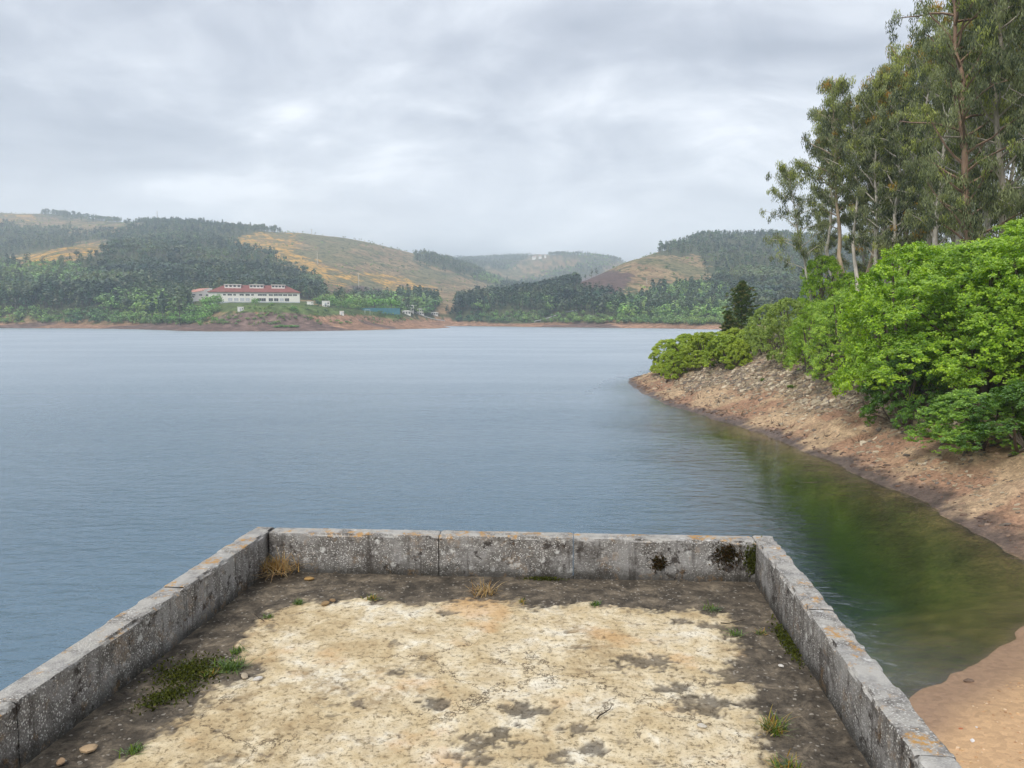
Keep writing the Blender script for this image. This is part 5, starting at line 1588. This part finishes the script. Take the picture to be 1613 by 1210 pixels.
mb = MB(); mb.add([(-.5, 1.0, 6.35), (W2 - .7, 1.0, 10.3), (W2 - .7, D2 + .4, 10.3), (-.5, D2 + .4, 6.35), (-.5, -.6, 6.15), (W2 * .62, -.6, 8.2), (W2 * .62, 1.0, 8.9)], [(0, 1, 2, 3), (4, 5, 6, 0)])
mb.V[-1][:, 2] += .08
mb.build('roof', M_ROOF2, b2)
for q in range(3): window(b2, W2 * (.08 + .30 * q), W2 * (.08 + .30 * q) + 2.6, 4.1, 5.2)


def hut(u0, u1, vbase, vtop, r, dep, label, name='white_hut', roof=M_WALL, door=True):
    loc, W, rot = frame_at(u0, u1, vbase, r)
    H = CAMZ + float(slope_of((u0 + u1) / 2, vtop)) * r - loc[2]
    b = empty(name, loc, rot); tag(b, label, 'hut')
    MB().box(0, W, 0, dep, -4, H).build('wall', M_WALL, b)
    MB().box(-.15, W + .15, -.15, dep + .15, H, H + .2).build('roof', roof, b)
    if door: MB().box(W * .35, W * .6, -.05, .05, 0, H * .72).build('door', M_SHUT, b)
    window(b, W * .70, W * .88, H * .45, H * .75)


hut(374.5, 384.5, 490.5, 483, 462, 3.5, 'tiny white hut with grey door alone on the slope below the long building')
hut(507.5, 520, 483.5, 473.5, 505, 4, 'square white transformer hut among trees at the end of the terrace')
hut(535, 542, 496.5, 490, 478, 3, 'small white shed by the sports court')
hut(484, 494, 480, 474.5, 512, 3, 'low white shed just beyond the end of the long building', door=False)


def house(u0, u1, vbase, vtop, r, dep, rise, roof, label, floors=2, cols=3):
    loc, W, rot = frame_at(u0, u1, vbase, r)
    H = CAMZ + float(slope_of((u0 + u1) / 2, vtop)) * r - loc[2]
    b = empty('village_house', loc, rot); tag(b, label, 'house')
    MB().box(0, W, 0, dep, -6, H).build('wall', M_WALL, b)
    hip_roof(W, dep, H, rise, .4, W * .3).build('roof', roof, b)
    for f in range(floors):
        for c in range(cols):
            x = W * (c + .5) / cols
            window(b, x - .6, x + .6, H * (f + .35) / floors, H * (f + .8) / floors)


house(630, 643, 482, 473.5, 655, 9, 2.2, M_ROOF2, 'white house with red roof above the inlet', 2, 3)
house(633, 652, 490, 480, 640, 7, .4, M_WALL, 'flat white house front right below the red-roofed one', 2, 4)
house(634, 647, 496.5, 490.5, 618, 7, .4, M_WALL, 'low white building at the road below the red-roofed house', 1, 3)
house(657, 668, 496.5, 486, 630, 7, .5, M_WALL, 'white building half hidden by trees along the inlet road', 2, 3)
house(676, 690, 497, 492, 640, 6, .5, M_WALL, 'long low white building farther along the inlet road', 1, 4)
for k, (u0, u1, vb, vt) in enumerate([(838, 844, 407, 404), (848, 853, 405.5, 403), (857, 860, 404, 402)]):
    r = 2960
    loc, W, rot = frame_at(u0, u1, vb, r); H = CAMZ + float(slope_of(u0, vt)) * r - loc[2]
    b = empty('village_house', loc, rot); tag(b, ('largest', 'middle', 'smallest')[k] + ' of three pale houses on the hazy far hilltop', 'house')
    MB().box(0, W, 0, 12, -25, H).build('wall', M_WALL, b); hip_roof(W, 12, H, 2.5, .5, W * .3).build('roof', M_ROOF2, b)
    for c in range(4): window(b, W * (c + .3) / 4, W * (c + .7) / 4, H * .4, H * .7)

# sports court fence, goal, road rail, poles, car
loc, W, rot = frame_at(569, 630, 495.5, 535, 545)
b = empty('court_fence', loc, rot); tag(b, 'tall teal mesh fence round the sports court', 'fence')
n = 14
for q in range(n + 1): MB().box(W * q / n - .06, W * q / n + .06, -.06, .06, -3, 4.6).build('post', M_TEAL, b)
for q in range(n): MB().box(W * q / n + .07, W * (q + 1) / n - .07, -.015, .015, .1, 4.4).build('panel', M_TEAL, b)
loc, W, rot = frame_at(575, 583, 494.5, 520)
b = empty('football_goal', loc, rot); tag(b, 'white football goal in front of the teal fence', 'goal')
for x0 in (0, W): MB().box(x0 - .09, x0 + .09, -.09, .09, -1, 2.6).build('post', M_CAR, b)
MB().box(-.09, W + .09, -.09, .09, 2.6, 2.78).build('crossbar', M_CAR, b)


def rail(u0, u1, v, r, label):
    r = r_for((u0 + u1) / 2, v, r)
    n = max(3, int((u1 - u0) * r / FPX / 5))
    us = np.linspace(u0, u1, n + 1); P = np.array([polar(q, r) for q in us]); Z = height(P[:, 0], P[:, 1], fine=False)[0]
    Z = np.convolve(np.pad(Z, 2, mode='edge'), np.ones(5) / 5, 'valid')
    o0 = (float(P[0, 0]), float(P[0, 1]), float(Z[0]))
    b = empty('guard_rail', o0); tag(b, label, 'guard rail')
    L = np.c_[P, Z] - np.array(o0)
    for q in range(n + 1): MB().box(L[q, 0] - .08, L[q, 0] + .08, L[q, 1] + .06, L[q, 1] + .2, L[q, 2] - 1.0, L[q, 2] + .95).build('post', M_STEEL, b)
    mb = MB(); V = []
    for q in range(n + 1): V += [L[q] + (0, 0, .55), L[q] + (0, 0, 1.0), L[q] + (0, .05, .55), L[q] + (0, .05, 1.0)]
    Qs = []
    for q in range(n):
        k = q * 4; Qs += [(k, k + 4, k + 5, k + 1), (k + 3, k + 7, k + 6, k + 2), (k + 1, k + 5, k + 7, k + 3), (k + 2, k + 6, k + 4, k)]
    mb.add(V, Qs); mb.build('beam', M_STEEL, b)


rail(842, 910, 497.5, 640, 'pale guard rail of the road across the inlet')
rail(630, 700, 498.8, 600, 'pale guard rail of the inlet road by the white houses')
rail(92, 150, 471.5, 700, 'pale guard rail glimpsed through the far shore wood')
for k, (u, vb, vt, r, lab) in enumerate([(502, 417, 396, 1180, 'concrete power pole halfway up the golden hill'), (566, 450, 430, 960, 'concrete power pole beside the dark ploughed field'), (494, 376, 361, 1690, 'thin power pole on the golden ridge'),
                                         (869, 456, 435, 800, 'power pole among the pines of the opposite hill'), (1018, 461, 437, 800, 'power pole below the orange clearing'), (113, 466, 452, 690, 'lamp post by the road in the far shore wood'), (254, 347, 333, 2000, 'thin mast on the ridge above the wooded hill'), (576.5, 387, 378, 1738, 'pole between the lone ridge pines')]):
    x, y = polar(u, r); z = gzs(x, y)
    z0 = min(z, CAMZ + float(slope_of(u, vb)) * r); H = CAMZ + float(slope_of(u, vt)) * r - z0
    b = empty('power_pole', (float(x), float(y), z0), .3 * k); tag(b, lab, 'pole')
    w_ = max(.22, r * .00045)
    MB().tube([(0, 0, -2), (0, 0, H)], [w_, w_ * .7], 6).build('post', M_POLE, b)
    MB().box(-w_ * 5, w_ * 5, -.1, .1, H - .9, H - .6).build('crossarm', M_POLE, b)
loc, W, rot = frame_at(234, 241, 472.5, 640)
x, y = polar(237, 640)
b = empty('parked_car', (float(x), float(y), gzs(x, y) + .1), rot); tag(b, 'white parked car at the gap in the far shore wood', 'car')
mb = MB()
prof = [(-2.1, .35), (-2.1, .85), (-1.3, .95), (-.7, 1.45), (.9, 1.45), (1.5, .95), (2.1, .82), (2.1, .35)]
V = [(px_, s_ * .85, pz_) for s_ in (-1, 1) for px_, pz_ in prof]
mb.add(V, [(k, k + 1, 9 + k, 8 + k) for k in range(7)] + [(0, 8, 15, 7), (0, 7, 6, 1), (8, 9, 14, 15), (1, 6, 5, 2), (9, 10, 13, 14), (2, 5, 4, 3), (10, 11, 12, 13)])
mb.build('body', M_CAR, b)
MB().box(-.65, .85, -.87, .87, 1.0, 1.38).build('window', M_GLASS, b)
for sx_ in (-1.3, 1.3):
    for sy_ in (-.86, .86):
        MB().tube([(sx_, sy_ - .1, .33), (sx_, sy_ + .1, .33)], [.33, .33], 10).build('wheel', M_TYRE, b)

# ------------------------------------------------------------------ haze
m, t = material('haze')
v = t.n('ShaderNodeVolumePrincipled', {'Color': (.78, .89, 1.0), 'Density': 0.00028, 'Anisotropy': 0.0})
t.n('ShaderNodeOutputMaterial', {'Volume': v})
HAZE_TOP = float(GZ.max()) + 30
print('haze top', HAZE_TOP)
hz = MB().box(-9500, 9500, -9500, 9500, -20, HAZE_TOP).build('haze', m)
tag(hz, 'thin blue haze over the far hills', 'haze', kind='stuff')
